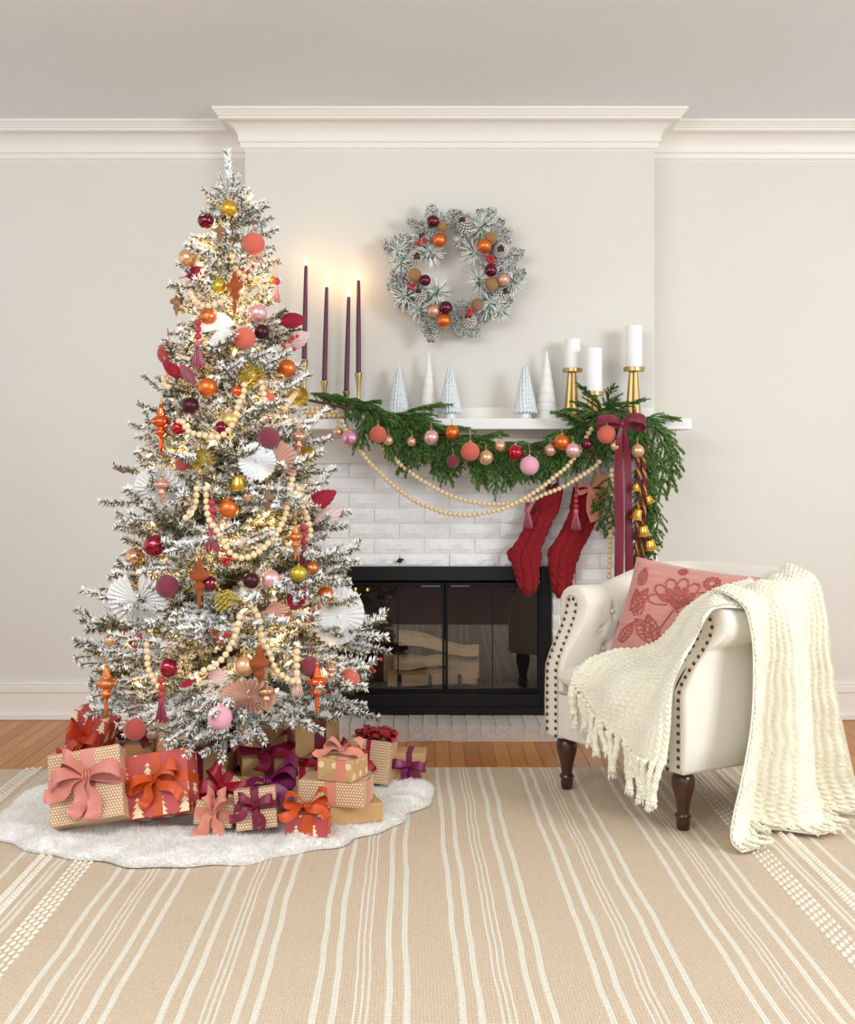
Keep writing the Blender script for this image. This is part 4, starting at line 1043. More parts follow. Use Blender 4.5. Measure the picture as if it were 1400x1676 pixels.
# ------------------------------------------------------------------ ornaments
def OM(name, c, style):
    d = dict(matte=dict(rough=.95, bump=.35, bscale=400, sheen=.25), shiny=dict(rough=.10, metal=.85, coat=.5), pearl=dict(rough=.27, metal=.65), satinm=dict(rough=.34, metal=.8),
             glitter=dict(rough=.55, metal=.6, bump=1, bscale=500, var=.35, vscale=300), wood=dict(rough=.75, var=.12, vscale=60))[style]
    return M(name, c, **d)
OC = dict(coral=('matte', 'cf6350'), rust=('matte', 'a84236'), wine=('matte', '7b2c3c'), pinkm=('matte', 'e8a3b6'), orange=('satinm', 'e2763a'), copper=('satinm', 'dc8452'),
          burg=('shiny', '7c1530'), red=('shiny', 'c01a34'), brown=('satinm', '4b2730'), champ=('pearl', 'e3b68c'), gold=('pearl', 'd9a93c'), lime=('pearl', 'cbb53e'),
          pearl=('pearl', 'eeb9ba'), pinkp=('pearl', 'e7a2bd'), glit=('glitter', 'd0a46a'), coppg=('glitter', 'cf7040'), blush=('pearl', 'e2ab92'), goldpale=('pearl', 'dfc079'), mocha=('glitter', 'c29a76'), crim=('shiny', '9c1733'), plum=('shiny', '6b1c38'), terra=('shiny', 'f0662f'), clearch=('shiny', 'd9a37a'))
def om(c): return OM('ornament_'+c, OC[c][1], OC[c][0])
BALL = {}
def ball_mesh(color, kind):
    k = (color, kind)
    if k in BALL: return BALL[k]
    mb = MB(); n = 20; prof = [(max(1e-5, math.sin(PI*i/n)), -math.cos(PI*i/n)) for i in range(n+1)]; prof[0] = (1e-6, -1); prof[-1] = (1e-6, 1)
    if kind == 'ribbed': mb.lathe(prof, 96, rmod=lambda a, t: 1-.045*abs(math.sin(a*8+t*1.4))**.7*math.sin(PI*t))
    elif kind == 'facet':
        for i in range(10):
            pass
        mb.lathe(prof, 40, rmod=lambda a, t: 1-.07*abs(math.sin(a*4+t*9))*abs(math.cos(a*4-t*9)))
    elif kind == 'disco': mb.lathe([(max(1e-6, math.sin(PI*i/13)), -math.cos(PI*i/13)) for i in range(14)], 20)
    else: mb.lathe(prof, 36)
    me = mb.mesh('ball', om(color), kind not in ('disco',)); BALL[k] = me; return me
CAPM = MB().lathe([(.0048, -.003), (.0050, .004), (.0035, .006), (.0001, .007)], 14).tube([(math.cos(a)*.0032, 0, .009+math.sin(a)*.0032) for a in np.linspace(0, 2*PI, 10)[:-1]], .0006, 4, closed=True).mesh('cap', MCAP)
HANG = {}
def hang_mesh(c, L):
    k = (c, L)
    if k not in HANG:
        HANG[k] = MB().tube(smooth([(0, 0, 0), (.0035, 0, L*.5), (.001, .004, L), (-.0035, 0, L*.5), (0, 0, 0)], 4), .0009, 4).mesh('hanger', M('hanger_'+c, {'gold': 'c9a15a', 'red': '9e2236', 'pink': 'dd9a8e'}[c], .6))
    return HANG[k]
CN = dict(coral='coral velvet', rust='rust velvet', wine='wine velvet', pinkm='pink velvet', orange='orange satin-metal', copper='copper satin-metal', burg='shiny burgundy', red='shiny red', brown='dark brown',
          champ='champagne pearl', gold='gold', lime='yellow gold', pearl='pearly pink', pinkp='orchid pink', glit='gold glitter', coppg='copper glitter', blush='blush', goldpale='pale gold', mocha='beige glitter', crim='crimson', plum='plum', terra='bright copper', clearch='rose gold')
def bauble(p, rad, color, kind, label, cat='bauble', group=None, hang='gold', parent=None, hl=.035):
    o = thing('bauble', label, cat, p, (0, 0, r.uniform(0, 3)), group)
    if parent: 
        for k in ('label', 'category', 'group'):
            if k in o: del o[k]
        o.parent = parent; o['label'] = label
    tilt = (r.uniform(-.2, .2), r.uniform(-.2, .2), 0)
    b = link('ball', ball_mesh(color, kind), o, (0, 0, 0), tilt, rad)
    link('cap', CAPM, o, (0, 0, rad*1.0), (0, 0, 0), max(.8, rad/.035))
    if hl: link('hanger', hang_mesh(hang, hl), o, (0, 0, rad+.010))
    return o
def tree_pos(px, py, back=.0):
    d = 4.0
    for _ in range(6):
        p = W(px, py, d); R0 = max(TR_(p.z)*.93, .04); x_ = p.x-TX; q = math.sqrt(max(R0*R0-x_*x_, (R0*.15)**2)); d = TY-q-.02+back
    return W(px, py, d)
def side(px, py):
    v = 'top' if py < 430 else 'upper part' if py < 640 else 'middle' if py < 880 else 'lower part'
    h = 'left edge' if (px < 370-(py-250)*.16) else 'right edge' if px > 372+(py-250)*.14 else 'left side' if px < 350 else 'right side' if px > 400 else 'centre'
    return v, h
TB = [  # px, py, radius px, colour, kind, near
 (375,341,13.5,'gold','ribbed','just below the tree tip'), (337,361,13.5,'burg','','below the tip at left'), (415,399,18.5,'coral','','near the top right of the tree'),
 (308,422,15.5,'champ','','at the upper left edge above the raspberry fan'), (359,468,12.5,'lime','','beside the upper glitter finial'), (341,518,13,'orange','','just above the white paper fan at top'),
 (422,512,15,'pearl','','above the dark brown ball at upper right'), (429,543,12.5,'brown','','beside the coral ball at upper right'), (400,554,18.5,'coral','','right of the small white upper fan'),
 (276,579,18.5,'rust','','at the upper left edge over the red fans'), (470,603,15,'orange','','at the upper right edge near the candles'), (447,458,6,'gold','','tiny one at the upper right edge'),
 (340,634,16,'orange','','under the mauve fan'), (312,664,14,'brown','','left of centre below the orange ball'), (377,688,14,'goldpale','ribbed','at the middle of the tree'),
 (440,652,10,'coral','','peeking between bead strands'), (440,717,18.5,'wine','','over the blush paper fan'), (299,759,12,'rust','','half hidden left of the gold artichoke'),
 (374,832,16.5,'orange','','at the centre beside the pink tassel'), (253,893,18,'crim','facet','at the left edge'), (221,912,16,'clearch','facet','at the far left edge beside the crimson one'),
 (274,960,19,'wine','','in front of the large left white fan'), (343,955,12.5,'burg','disco','right of the long glitter finial'), (182,1048,11,'champ','','at the lower left edge'),
 (276,1093,16,'crim','facet','behind the lower left red tassel'), (360,1174,20,'pinkm','','at the bottom of the tree'), (221,1194,18,'rust','','hanging over the presents at bottom left'),
 (400,1090,16.5,'champ','','left of the lower glitter finial'), (443,948,16,'pearl','','in the lower middle beside a dark ball'), (411,950,13.5,'brown','','left of the pearly pink ball'),
 (489,939,14,'lime','','below the copper finial at right'), (511,930,11,'copper','','behind the yellow gold ball at right'), (533,974,14,'orange','','on the right beside the big white fan'),
 (508,1091,17,'wine','','behind the cream tassel'), (572,1112,17.5,'coral','','hanging at the lower right edge over the fireplace'), (498,984,8,'pinkm','','small one behind the crimson fan at right'),
 (388,640,9,'terra','','small one between the bead strands'), (292,700,12,'red','','tucked deep in the left middle'), (363,700,11,'burg','','behind the pale gold ribbed ball'),
 (282,738,9,'lime','','small one at the left below the red ball'), (405,812,9,'blush','','small one right of the gold bell'), (436,1083,9,'plum','','behind the lower glitter finial'), (470,1012,9,'copper','','small one under the blush fan')]
for px, py, rp, c, kd, where in TB:
    p = tree_pos(px, py); s_ = FPX/p.y
    bauble(p, rp/s_, c, kd, f"{CN[c]} {'ribbed ' if kd=='ribbed' else 'faceted ' if kd=='facet' else ''}ball ornament {where}"[:95], group='ball ornaments on the tree', hang='red' if c in ('coral', 'rust', 'wine') else 'gold')
# finials
def finial_mesh(kind, c):
    if kind == 'spindle': pr = [(.0001, .5), (.05, .49), (.055, .42), (.09, .40), (.07, .375), (.11, .35), (.09, .325), (.13, .30), (.10, .275), (.16, .25), (.24, .20), (.26, .155), (.24, .11), (.14, .06), (.09, .04), (.10, .02), (.15, -.02), (.165, -.055), (.14, -.09), (.07, -.13), (.06, -.15), (.045, -.2), (.06, -.32), (.05, -.40), (.02, -.47), (.0001, -.5)]
    else: pr = [(.0001, .5), (.06, .48), (.07, .40), (.15, .36), (.30, .28), (.34, .20), (.30, .12), (.14, .06), (.11, .02), (.17, -.04), (.19, -.10), (.15, -.16), (.09, -.2), (.10, -.26), (.06, -.36), (.02, -.47), (.0001, -.5)]
    rm = (lambda a, t: 1-.06*abs(math.sin(a*7+t*14))) if kind == 'twist' else None
    return MB().lathe(pr[::-1], 48 if rm else 24, rmod=rm).mesh('spindle', om(c))
FN = [(384,480,72,'coppg','spindle','beside the yellow gold ball near the top'), (289,501,36,'mocha','twist','at the upper left edge'), (360,384,34,'mocha','twist','below the burgundy ball at top'),
 (264,703,84,'terra','spindle','hanging at the left edge of the middle'), (489,724,46,'blush','twist','at the right edge beside the gold artichoke'), (265,802,46,'blush','twist','in front of the left white fan'),
 (437,822,40,'mocha','twist','below the middle white fan'), (484,888,62,'copper','spindle','at the right above the yellow ball'), (326,955,84,'coppg','spindle','in the lower centre beside the wine ball'),
 (174,1131,84,'copper','spindle','hanging at the lower left edge'), (425,1098,86,'coppg','spindle','in the lower centre beside the champagne ball'), (519,1128,82,'terra','spindle','hanging at the bottom right over the presents'),
 (542,1102,34,'blush','twist','left of the lower right coral ball'), (436,1140,46,'clearch','twist','hanging at the bottom over the blush fan')]
fmc = {}
for px, py, hp, c, kd, where in FN:
    p = tree_pos(px, py, -.02); s_ = FPX/p.y
    if (kd, c) not in fmc: fmc[(kd, c)] = finial_mesh(kd, c)
    o = thing('finial_ornament', f"{CN[c]} {'turned spindle' if kd=='spindle' else 'twisted onion'} finial ornament {where}", 'ornament', p, group='finial ornaments on the tree')
    H = hp/s_; wsc = .95 if kd == 'spindle' else 1.15
    link('spindle', fmc[(kd, c)], o, (0, 0, 0), (0, 0, 0), (H*wsc*.8, H*wsc*.8, H))
    link('cap', CAPM, o, (0, 0, H/2)); link('hanger', hang_mesh('gold', .03), o, (0, 0, H/2+.008))
# paper fans
MP = {'white': M('white_crepe_paper', 'f7f5f2', .85), 'crim': M('crimson_paper', 'a81c3a', .85), 'blush': M('blush_paper', 'd7a391', .85), 'pale': M('pale_pink_paper', 'ecd0cb', .85), 'mauve': M('mauve_paper', 'a4606c', .85)}
for k in MP.values(): k.node_tree.nodes['Principled BSDF'].inputs['Subsurface Weight'].default_value = .25
def fan(px, py, rad, c, a0, span, shape, label, tilt=(0, 0), sx=1.0, back=0):
    p = tree_pos(px, py, back); s_ = FPX/p.y; R_m = rad/s_
    n = 28 if span > 5 else 10
    def P(i, q, th):
        a = a0+span*(i/(2*n)-.5)*1.0
        rr_ = R_m
        if shape == 'palm': rr_ = 1.15*R_m*(1-.62*abs(i/(2*n)-.5)*2)*(1+.05*(i % 2))
        elif shape == 'scallop': rr_ = R_m*(1+(.045 if i % 2 else -.035))
        z_ = (1 if i % 2 else -1)*.85*R_m*span/(2*n)*q
        return Vector((math.cos(a)*rr_*q*sx, z_+th-.004, math.sin(a)*rr_*q))
    mb = MB()
    for th, rv in ((-.0004, 0), (.0004, 1)):
        P_ = [[P(i, q, th) for q in (.03, .5, .9, 1.0)] for i in range(2*n+1)]
        if rv: P_ = [q[::-1] for q in P_]
        mb.grid(P_)
    o = thing('paper_fan', label, 'paper ornament', p, (tilt[0], 0, tilt[1]), 'pleated paper fans on the tree')
    mb.obj('pleats', MP[c], o, sm=False)
    MB().lathe([(.005, -.002), (.0045, .002), (.001, .003)], 12, T=Matrix.Rotation(PI/2, 4, 'X')).obj('rosette_button', MP[c], o, (0, -.007, 0))
    if shape == 'palm': MB().tube([(0, -.002, 0), (-math.cos(a0)*.03, -.002, -math.sin(a0)*.03)], .0016, 5).obj('stem', MP[c], o)
    return o
FL = [(356,540,29,'white',.6,5.6,'scallop','small white pleated paper fan on the upper centre of the tree',(-.1,.2)),
 (308,452,30,'crim',.2,1.9,'palm','raspberry palm-shaped paper fan at the upper left below the champagne ball',(0,-.2)),
 (305,463,34,'pale',-.5,1.8,'palm','pale pink paper fan under the raspberry one at upper left',(0,-.3)),
 (455,528,40,'crim',.15,1.5,'palm','crimson palm-shaped paper fan poking out at the upper right edge',(0,.2)),
 (468,566,38,'pale',.5,1.7,'palm','pale pink paper fan at the upper right edge behind a taper candle',(0,.2)),
 (300,618,38,'crim',2.5,1.2,'palm','crimson palm paper fan under the rust velvet ball',(0,-.2)), (322,632,40,'mauve',2.2,1.0,'palm','mauve palm paper fan above the upper orange ball',(0,0)),
 (421,755,31,'white',0,6.28,'scallop','round white pleated paper fan at the centre right',(-.1,.3)), (444,760,42,'blush',.45,1.9,'scallop','blush pleated paper fan beside the round white one',(0,.2)),
 (262,800,42,'white',0,6.28,'scallop','wide white paper fan at the left edge of the middle branches',(.55,-.2)),
 (500,832,50,'crim',.5,1.3,'palm','crimson palm paper fan at the right edge against the white bricks',(0,.2)), (512,858,46,'pale',.45,1.4,'palm','pale pink paper fan below the crimson one at the right edge',(0,.2)),
 (226,982,50,'white',-1.6,5.9,'scallop','largest white paper fan at the lower left',(.45,-.1)), (553,1008,48,'white',.1,6.28,'scallop','big white paper fan at the lower right against the fireplace',(.05,.55)),
 (466,998,42,'crim',.75,1.5,'palm','crimson palm paper fan in the lower right middle',(0,.1)), (432,1002,38,'blush',.15,1.6,'palm','blush paper fan overlapping the crimson one at lower right',(0,0)),
 (346,1113,28,'pale',.6,2.2,'palm','small pale pink paper fan at the bottom centre',(.4,0)), (408,1138,44,'blush',.2,6.28,'scallop','blush paper fan low in the centre above the presents',(.75,0)),
 (215,772,26,'blush',2.9,.9,'palm','blush folded paper fan tip poking out at the left edge',(0,-.2)), (210,955,24,'crim',2.7,.9,'palm','small crimson paper tip above the largest white fan',(0,0)), (320,1112,24,'crim',3.6,1.0,'palm','small crimson paper tip beside the bottom pale fan',(0,0))]
for a in FL: fan(*a[:8], tilt=a[8], back=.02)
# artichoke flowers and pinecones
def scaled_cone(rad, n, mat, h_=1.0, tipm=None, petal=.5, openn=.6, nm='petals'):
    mb = MB()
    mb.sphere((0, 0, 0), rad*.48, 10, 8, sc=(1, 1, h_*1.2))
    for k in range(n):
        t = (k+.5)/n; a = k*2.399963; z_ = (.85-1.55*t)*rad*h_; rr_ = rad*(.18+.72*math.sin(PI*min(1, .02+.70*t))**.8)
        el = openn*(1-.9*t); L = rad*petal; wd = rad*petal*.52
        out = Vector((math.cos(a), math.sin(a), 0)); up = Vector((0, 0, 1)); tg = Vector((-math.sin(a), math.cos(a), 0))
        b = out*rr_*.72+up*z_; d = (out*(.55+.3*(1-t))-up*(.8-.2*el)).normalized() if nm == 'petals' else (out*.9+up*(.15)).normalized()
        nn = d.cross(tg).normalized()
        if nn.dot(out) < 0: nn = -nn
        p0, p1, p2, p3, p4 = b, b+d*L*.5+tg*wd+nn*rad*.02, b+d*L*.5-tg*wd+nn*rad*.02, b+d*L*.55+nn*rad*.16, b+d*L+nn*rad*.26
        mb.add([p0, p1, p3, p2, p4, b-nn*rad*.05], [(0, 1, 3), (0, 3, 2), (1, 4, 3), (3, 4, 2), (0, 5, 1), (0, 2, 5), (1, 5, 4), (5, 2, 4)])
        if tipm: mb.m[-8:] = [0, 0, 1, 1, 0, 0, 0, 0]
    return mb.mesh(nm, [mat]+([tipm] if tipm else []), False)
MART = M('gold_leaf_paint', 'dcc65e', .38, .35, var=.15, vscale=60)
artm = scaled_cone(.04, 46, MART, .85, petal=.62, nm='petals')
for px, py, rp, where in ((411,613,20,'in the upper middle beside a bead strand'), (488,644,16,'at the upper right edge by the candlesticks'), (503,743,17,'at the right edge of the middle'), (331,750,18,'left of centre above the pink tassel'), (368,980,19,'in the lower centre right of the long finial')):
    p = tree_pos(px, py, -.0); s_ = FPX/p.y
    o = thing('artichoke_ornament', 'gold artichoke ornament '+where, 'ornament', p, (-.5, .15, r.random()*3), 'gold artichoke ornaments on the tree'); link('petals', artm, o, (0, 0, 0), (0, 0, 0), rp/s_/.04); link('cap', CAPM, o, (0, 0, rp/s_*.85)); link('hanger', hang_mesh('gold', .03), o, (0, 0, rp/s_*.9))
# bell on tree
def bell(p, h_, label, rot=(0, 0, 0), group=None):
    o = thing('gold_bell', label, 'bell', p, rot, group)
    pr = [(.0001, 1.0), (.18, .99), (.32, .92), (.38, .80), (.42, .5), (.50, .22), (.64, .04), (.68, .0), (.64, .01), (.48, .2), (.38, .5), (.3, .85), (.0001, .9)]
    MB().lathe([(a*h_, (b-.5)*h_) for a, b in pr], 28).obj('dome', M('polished_bell_gold', 'e0ae4c', .2, 1), o)
    MB().sphere((0, 0, -.5*h_), .15*h_, 10, 8).obj('clapper', M('polished_bell_gold', 'e0ae4c', .2, 1), o); MB().tube([(0, 0, .48*h_), (.0, 0, .75*h_)], .0015, 5).obj('bell_loop', MCAP, o); return o
p = tree_pos(390, 790); bell(p, .048, 'round gold bell hanging in the middle of the tree under the white fan')
# tassels
BEADM = {}
def bead_me(c):
    if c not in BEADM: BEADM[c] = MB().sphere((0, 0, 0), 1, 14, 9).mesh('bead', {'red': M('red_wood_bead', 'b0343f', .6), 'nat': M('natural_wood_bead', 'ecd2a6', .6, var=.10, vscale=40), 'rust': M('rust_wood_bead', 'b0382e', .6)}[c])
    return BEADM[c]
def tassel_me(c, hexc):
    mb = MB(); rr = random.Random(hash(c) % 99 if False else len(c)); m_ = M('tassel_'+c, hexc, .95)
    mb.lathe([(.0001, 0), (.006, -.001), (.0075, -.006), (.0065, -.013), (.005, -.015)], 12)
    for k in range(60):
        a = rr.random()*6.28; q = rr.random()**.5; L = .050+.008*rr.random(); x_, y_ = math.cos(a)*q, math.sin(a)*q
        mb.tube([(x_*.004, y_*.004, -.012), (x_*.0075, y_*.0075, -.025), (x_*.011+rr.uniform(-.001, .001), y_*.011, -.040), (x_*.0145+rr.uniform(-.002, .002), y_*.0145, -L)], [.0011, .0011, .001, .0008], 4)
    return mb.mesh('strands', m_)
TM = {}
def tassel(p, nb_, br, bc, tc, hexc, label, H, group=None, loop=.05):
    o = thing('tassel_ornament', label, 'tassel', p, group=group)
    z_ = 0
    for k in range(nb_): link('bead', bead_me(bc), o, (0, 0, -br*(2*k+1)), (0, 0, 0), br)
    if tc not in TM: TM[tc] = tassel_me(tc, hexc)
    link('strands', TM[tc], o, (0, 0, -br*2*nb_), (0, 0, 0), H/.055); link('hanger', hang_mesh('pink', loop), o); return o
for px, py, nb_, bc, tc, hx_, Hp, where in ((324,522,3,'red','rose','c06a7c',44,'with three red beads in the upper left of the tree'), (347,817,3,'red','rose','c06a7c',50,'with three red beads left of the central orange ball'),
  (497,858,3,'red','wine','96404f',32,'with red beads at the right edge by the copper finial'), (264,1107,3,'rust','wine','96404f',40,'with three rust beads at the lower left'), (486,1061,3,'nat','cream','ecd0bc',42,'cream one with three natural beads at the lower right'), (453,455,1,'red','blush','e0a8a0',28,'pale pink one with one bead at the upper right edge')):
    p = tree_pos(px, py, -.02); s_ = FPX/p.y; tassel(p, nb_, 5.8/s_, bc, tc, hx_, 'bead and yarn tassel '+where, Hp/s_, 'tassel ornaments on the tree')
# berries
bry = MB().sphere((0, 0, 0), .0075, 10, 7).mesh('berry', M('red_berry', 'b5121f', .2, coat=.5))
def berries(p, n, label, spread=.024, parent=None):
    o = thing('berry_sprig', label, 'berries', p)
    if parent:
        del o['category']; del o['label']; o.parent = parent
    else: o['group'] = 'red berry sprigs on the tree'
    rr = random.Random(n); st_ = MB()
    for k in range(n):
        q = Vector((rr.uniform(-1, 1)*spread, rr.uniform(-.5, .2)*spread, rr.uniform(-1, 1)*spread)); link('berry', bry, o, q, (0, 0, 0), rr.uniform(.75, 1.05)); st_.tube([(0, .01, 0), q], .0007, 4)
    st_.obj('stem', M('berry_stem', '5a3a22', .8), o); return o
for px, py, n, where in ((377,914,8,'hanging below the bead garland'), (217,1048,10,'at the lower left beside the champagne ball'), (360,1045,10,'in the lower centre'), (612,1087,7,'at the tip of the lowest right branch'), (511,1003,7,'left of the big right white fan'), (403,446,7,'near the top right'), (476,560,5,'at the upper right edge')):
    berries(tree_pos(px, py, -.01), n, 'cluster of red berries '+where)
# wooden bead garlands
def bead_string(pts, br, label, group=None, nm='bead_garland', cat='bead garland'):
    c0 = pts[0]; o = thing(nm, label, cat, c0, group=group)
    P_ = arclen([p-c0 for p in pts], br*1.96)
    for p in P_: link('bead', bead_me('nat'), o, p, (0, 0, 0), br)
    MB().tube(P_, .0008, 4).obj('string', M('jute_string', 'c9b08a', .9), o); return o
GS = [([(380,420),(384,436),(396,451),(416,455),(428,464),(433,478),(438,486)], 'short wooden bead strand near the top right of the tree'),
 ([(312,480),(320,494),(332,501),(346,500),(358,496),(370,487)], 'wooden bead strand crossing the upper left of the tree'),
 ([(427,625),(431,640),(434,655),(436,668)], 'short wooden bead strand hanging right of the upper artichoke'),
 ([(400,630),(399,642),(396,652),(390,662),(387,675),(380,695),(369,709),(355,716),(335,713),(312,708),(303,698),(296,688),(284,697)], 'wooden bead strand looping through the middle of the tree'),
 ([(322,800),(321,815),(318,830),(308,842),(302,850)], 'wooden bead strand falling left of the pink tassel'), ([(337,800),(338,812),(338,825),(342,850),(356,870),(366,888),(374,902),(386,911),(400,913),(414,909),(428,900),(442,886),(454,872),(462,856),(468,840),(471,824),(474,806),(478,788),(480,775)], 'long wooden bead strand swagged across the middle right'),
 ([(488,800),(490,812),(496,828),(504,850),(508,868),(507,880)], 'wooden bead strand down the right edge'), ([(410,990),(418,1000),(424,1012),(427,1028),(429,1045),(436,1060),(444,1078),(450,1094),(462,1106),(476,1114),(490,1116)], 'wooden bead strand curving to the lower right'),
 ([(392,1010),(388,1030),(381,1050),(373,1066),(364,1078),(354,1087),(342,1094),(328,1099)], 'wooden bead strand in the lower centre'), ([(240,1055),(241,1075),(242,1090),(247,1103),(254,1114),(260,1124)], 'short wooden bead strand at the lower left'),
 ([(280,598),(272,612),(268,628),(276,634)], 'short wooden bead strand under the crimson fan at upper left'), ([(487,640),(478,652),(470,662),(465,672)], 'short wooden bead strand by the upper right artichoke')]
for pts, lb in GS: bead_string([tree_pos(x_, y_, -.015) for x_, y_ in pts], 5.3/FPX*3.75, lb, 'bead strands on the tree')
# ------------------------------------------------------------------ candlesticks on the mantel
MTAP = M('burgundy_candle_wax', '5b1a3a', .42, sss=.1); MWAX = M('white_candle_wax', 'f6f4f2', .5, sss=.3); MWICK = M('wick', '2a2320', .9)
mf, t, b = nt('candle_flame'); nbf = NB(t); t.nodes.remove(b)
em = nbf.n('ShaderNodeEmission'); em.inputs[0].default_value = (1, .62, .25, 1); em.inputs[1].default_value = 26; nbf.l(em.outputs[0], t.nodes['Material Output'].inputs[0])
DM = 5.075
def zat(py, d=DM): return CZ-(py-HY)/FPX*d
taper_p = ((501, 498, 433, 588, 'leftmost, beside the christmas tree'), (535, 531, 468, 623, 'second from the left'), (571, 567, 484, 640, 'shortest of the four, third from the left'), (587, 587, 457, 610, 'rightmost of the four'))
for xt, xb, yt, yb, where in taper_p:
    X = (xb-HX)/FPX*DM; zt, zb_ = zat(yt), zat(yb); H = zb_-ZS
    o = thing('taper_holder', 'slim hourglass brass candlestick holder, '+where, 'candlestick', (X, DM, ZS), group='brass taper holders on the mantel')
    k = H
    MB().lathe([(.022, 0), (.0225, .004), (.019, .010), (.0155, .18*k), (.0095, .38*k), (.0065, .52*k), (.0072, .62*k), (.0105, .80*k), (.0155, .95*k), (.0160, k-.001), (.0125, k), (.0118, k-.012), (.0001, k-.012)], 28).obj('body', MBRASS, o, auto=50)
    L = zt-zb_; lean = (xt-xb)/FPX*DM/L
    c = thing('taper_candle', 'lit tall burgundy taper candle, '+where, 'candle', (X, DM, zb_-.012), (0, lean, 0), 'burgundy taper candles on the mantel')
    MB().lathe([(.0108, 0), (.0108, .02), (.0100, L*.5), (.0072, L-.01+.0), (.0062, L+.004), (.003, L+.010), (.0001, L+.009)], 20).obj('wax', MTAP, c)
    MB().tube([(0, 0, L+.005), (.0015, 0, L+.016)], .0011, 5).obj('wick', MWICK, c)
    MB().lathe([(.0002, L+.046), (.0018, L+.038), (.0042, L+.025), (.0050, L+.017), (.0035, L+.011), (.0002, L+.009)][::-1], 12).obj('flame', mf, c)
    l = bpy.data.lights.new('candle_glow', 'POINT'); l.energy = .085; l.color = (1, .55, .22); l.shadow_soft_size = .012
    g_ = bpy.data.objects.new('candle_glow', l); COL.objects.link(g_); g_.location = (X+lean*L, DM, zt+.045)
for xc, yt, yb, y2, hw, hd, d, where in ((937.5, 555, 603, 609, 13.2, 16.3, 5.08, 'left of the three pillars'), (972, 570, 641, 648, 14, 16.5, 5.00, 'middle pillar, standing lowest'), (1038, 533, 601, 608, 13.6, 17.2, 5.06, 'right and tallest pillar')):
    s_ = FPX/d; X = (xc-HX)/s_; zd, z2 = CZ-(yb-HY)/s_, CZ-(y2-HY)/s_; zt = CZ-(yt-HY)/s_
    o = thing('pillar_holder', 'brass disc pillar candle holder on three tapered legs, '+where, 'candlestick', (X, d, ZS), group='brass pillar holders on the mantel')
    H = z2-ZS
    MB().lathe([(.0001, H), (hd/s_-.001, H), (hd/s_, H+.001), (hd/s_, zd-ZS-.001), (hd/s_-.001, zd-ZS), (.0001, zd-ZS)], 36).obj('disc', MBRASS, o, auto=40)
    for k in range(3):
        a = -PI/2+.45+k*2*PI/3; T_ = Matrix.Translation((math.cos(a)*.017, math.sin(a)*.017, 0)) @ Matrix.Rotation(.035, 4, Vector((math.sin(a), -math.cos(a), 0)))
        MB().lathe([(.021, 0), (.0205, .003), (.0100, H)], 22, T=T_).obj('leg', MBRASS, o, auto=50)
    c = thing('pillar_candle', 'unlit white pillar candle, '+where, 'candle', (X, d, zd), group='white pillar candles on the mantel'); h_ = zt-zd; rw_ = hw/s_
    MB().lathe([(rw_, 0), (rw_, h_-.004), (rw_-.002, h_), (rw_-.008, h_-.001), (rw_-.012, h_-.006), (.0001, h_-.007)], 36).obj('wax', MWAX, c, auto=60); MB().tube([(0, 0, h_-.008), (.001, 0, h_+.004)], .001, 5).obj('wick', MWICK, c)
# ------------------------------------------------------------------ ceramic trees
MGLZ = M('pale_blue_glaze', 'dfe5e8', .22, coat=.4, bump=.15, bscale=30); MBISQ = M('white_bisque', 'f1efe9', .55)
def scaled_tree(px, d, ytip, hwpx, lb, rz):
    s_ = FPX/d; X = (px-HX)/s_; H = CZ-(ytip-HY)/s_-ZS; R0 = hwpx/s_*.93
    o = thing('ceramic_tree', lb, 'ceramic tree', (X, d, ZS), (0, 0, rz), 'ceramic trees on the mantel')
    MB().lathe([(R0*.55, 0), (R0*.56, .006), (R0*.50, .022), (R0*.5, .03)], 28).obj('foot', MGLZ, o, auto=40)
    mb = MB().lathe([(R0*.80, .024), (R0*.82, .03), (R0*.05, H-.008), (.0001, H)], 28); n = 11
    for k in range(n):
        f = k/n; z_ = .030+(H-.035)*(1-(1-f)**1.08)*.97; rr_ = R0*(1-f)*.92+.003; m = max(5, int(17*(1-f)+3)); L = (H/n)*1.45*(1-.25*f); wd = 2*PI*rr_/m*.55
        for q in range(m):
            a = 2*PI*(q+.5*(k % 2))/m; out = Vector((math.cos(a), math.sin(a), 0)); tg = Vector((-math.sin(a), math.cos(a), 0)); top = out*rr_*.86+Vector((0, 0, z_+L*.8))
            vs = []; pr = [(0, .35), (.3, .8), (.65, .95), (.88, .72), (1.0, .15)]
            for t_, w2 in pr:
                c_ = top-Vector((0, 0, L*t_))+out*(rr_*.10*t_+.0045*t_+.001)
                vs += [c_-tg*wd*w2-out*.002, c_-tg*wd*w2*.55+out*.0024, c_+tg*wd*w2*.55+out*.0024, c_+tg*wd*w2-out*.002]
            fs_ = [(i*4+j, (i+1)*4+j, (i+1)*4+j+1, i*4+j+1) for i in range(4) for j in range(3)]; mb.add(vs, fs_)
            e = top-Vector((0, 0, L))-out*.004; o2 = len(vs); mb.add([vs[-4], vs[-3], vs[-2], vs[-1], e], [(0, 4, 1), (1, 4, 2), (2, 4, 3)])
    mb.obj('scales', MGLZ, o)
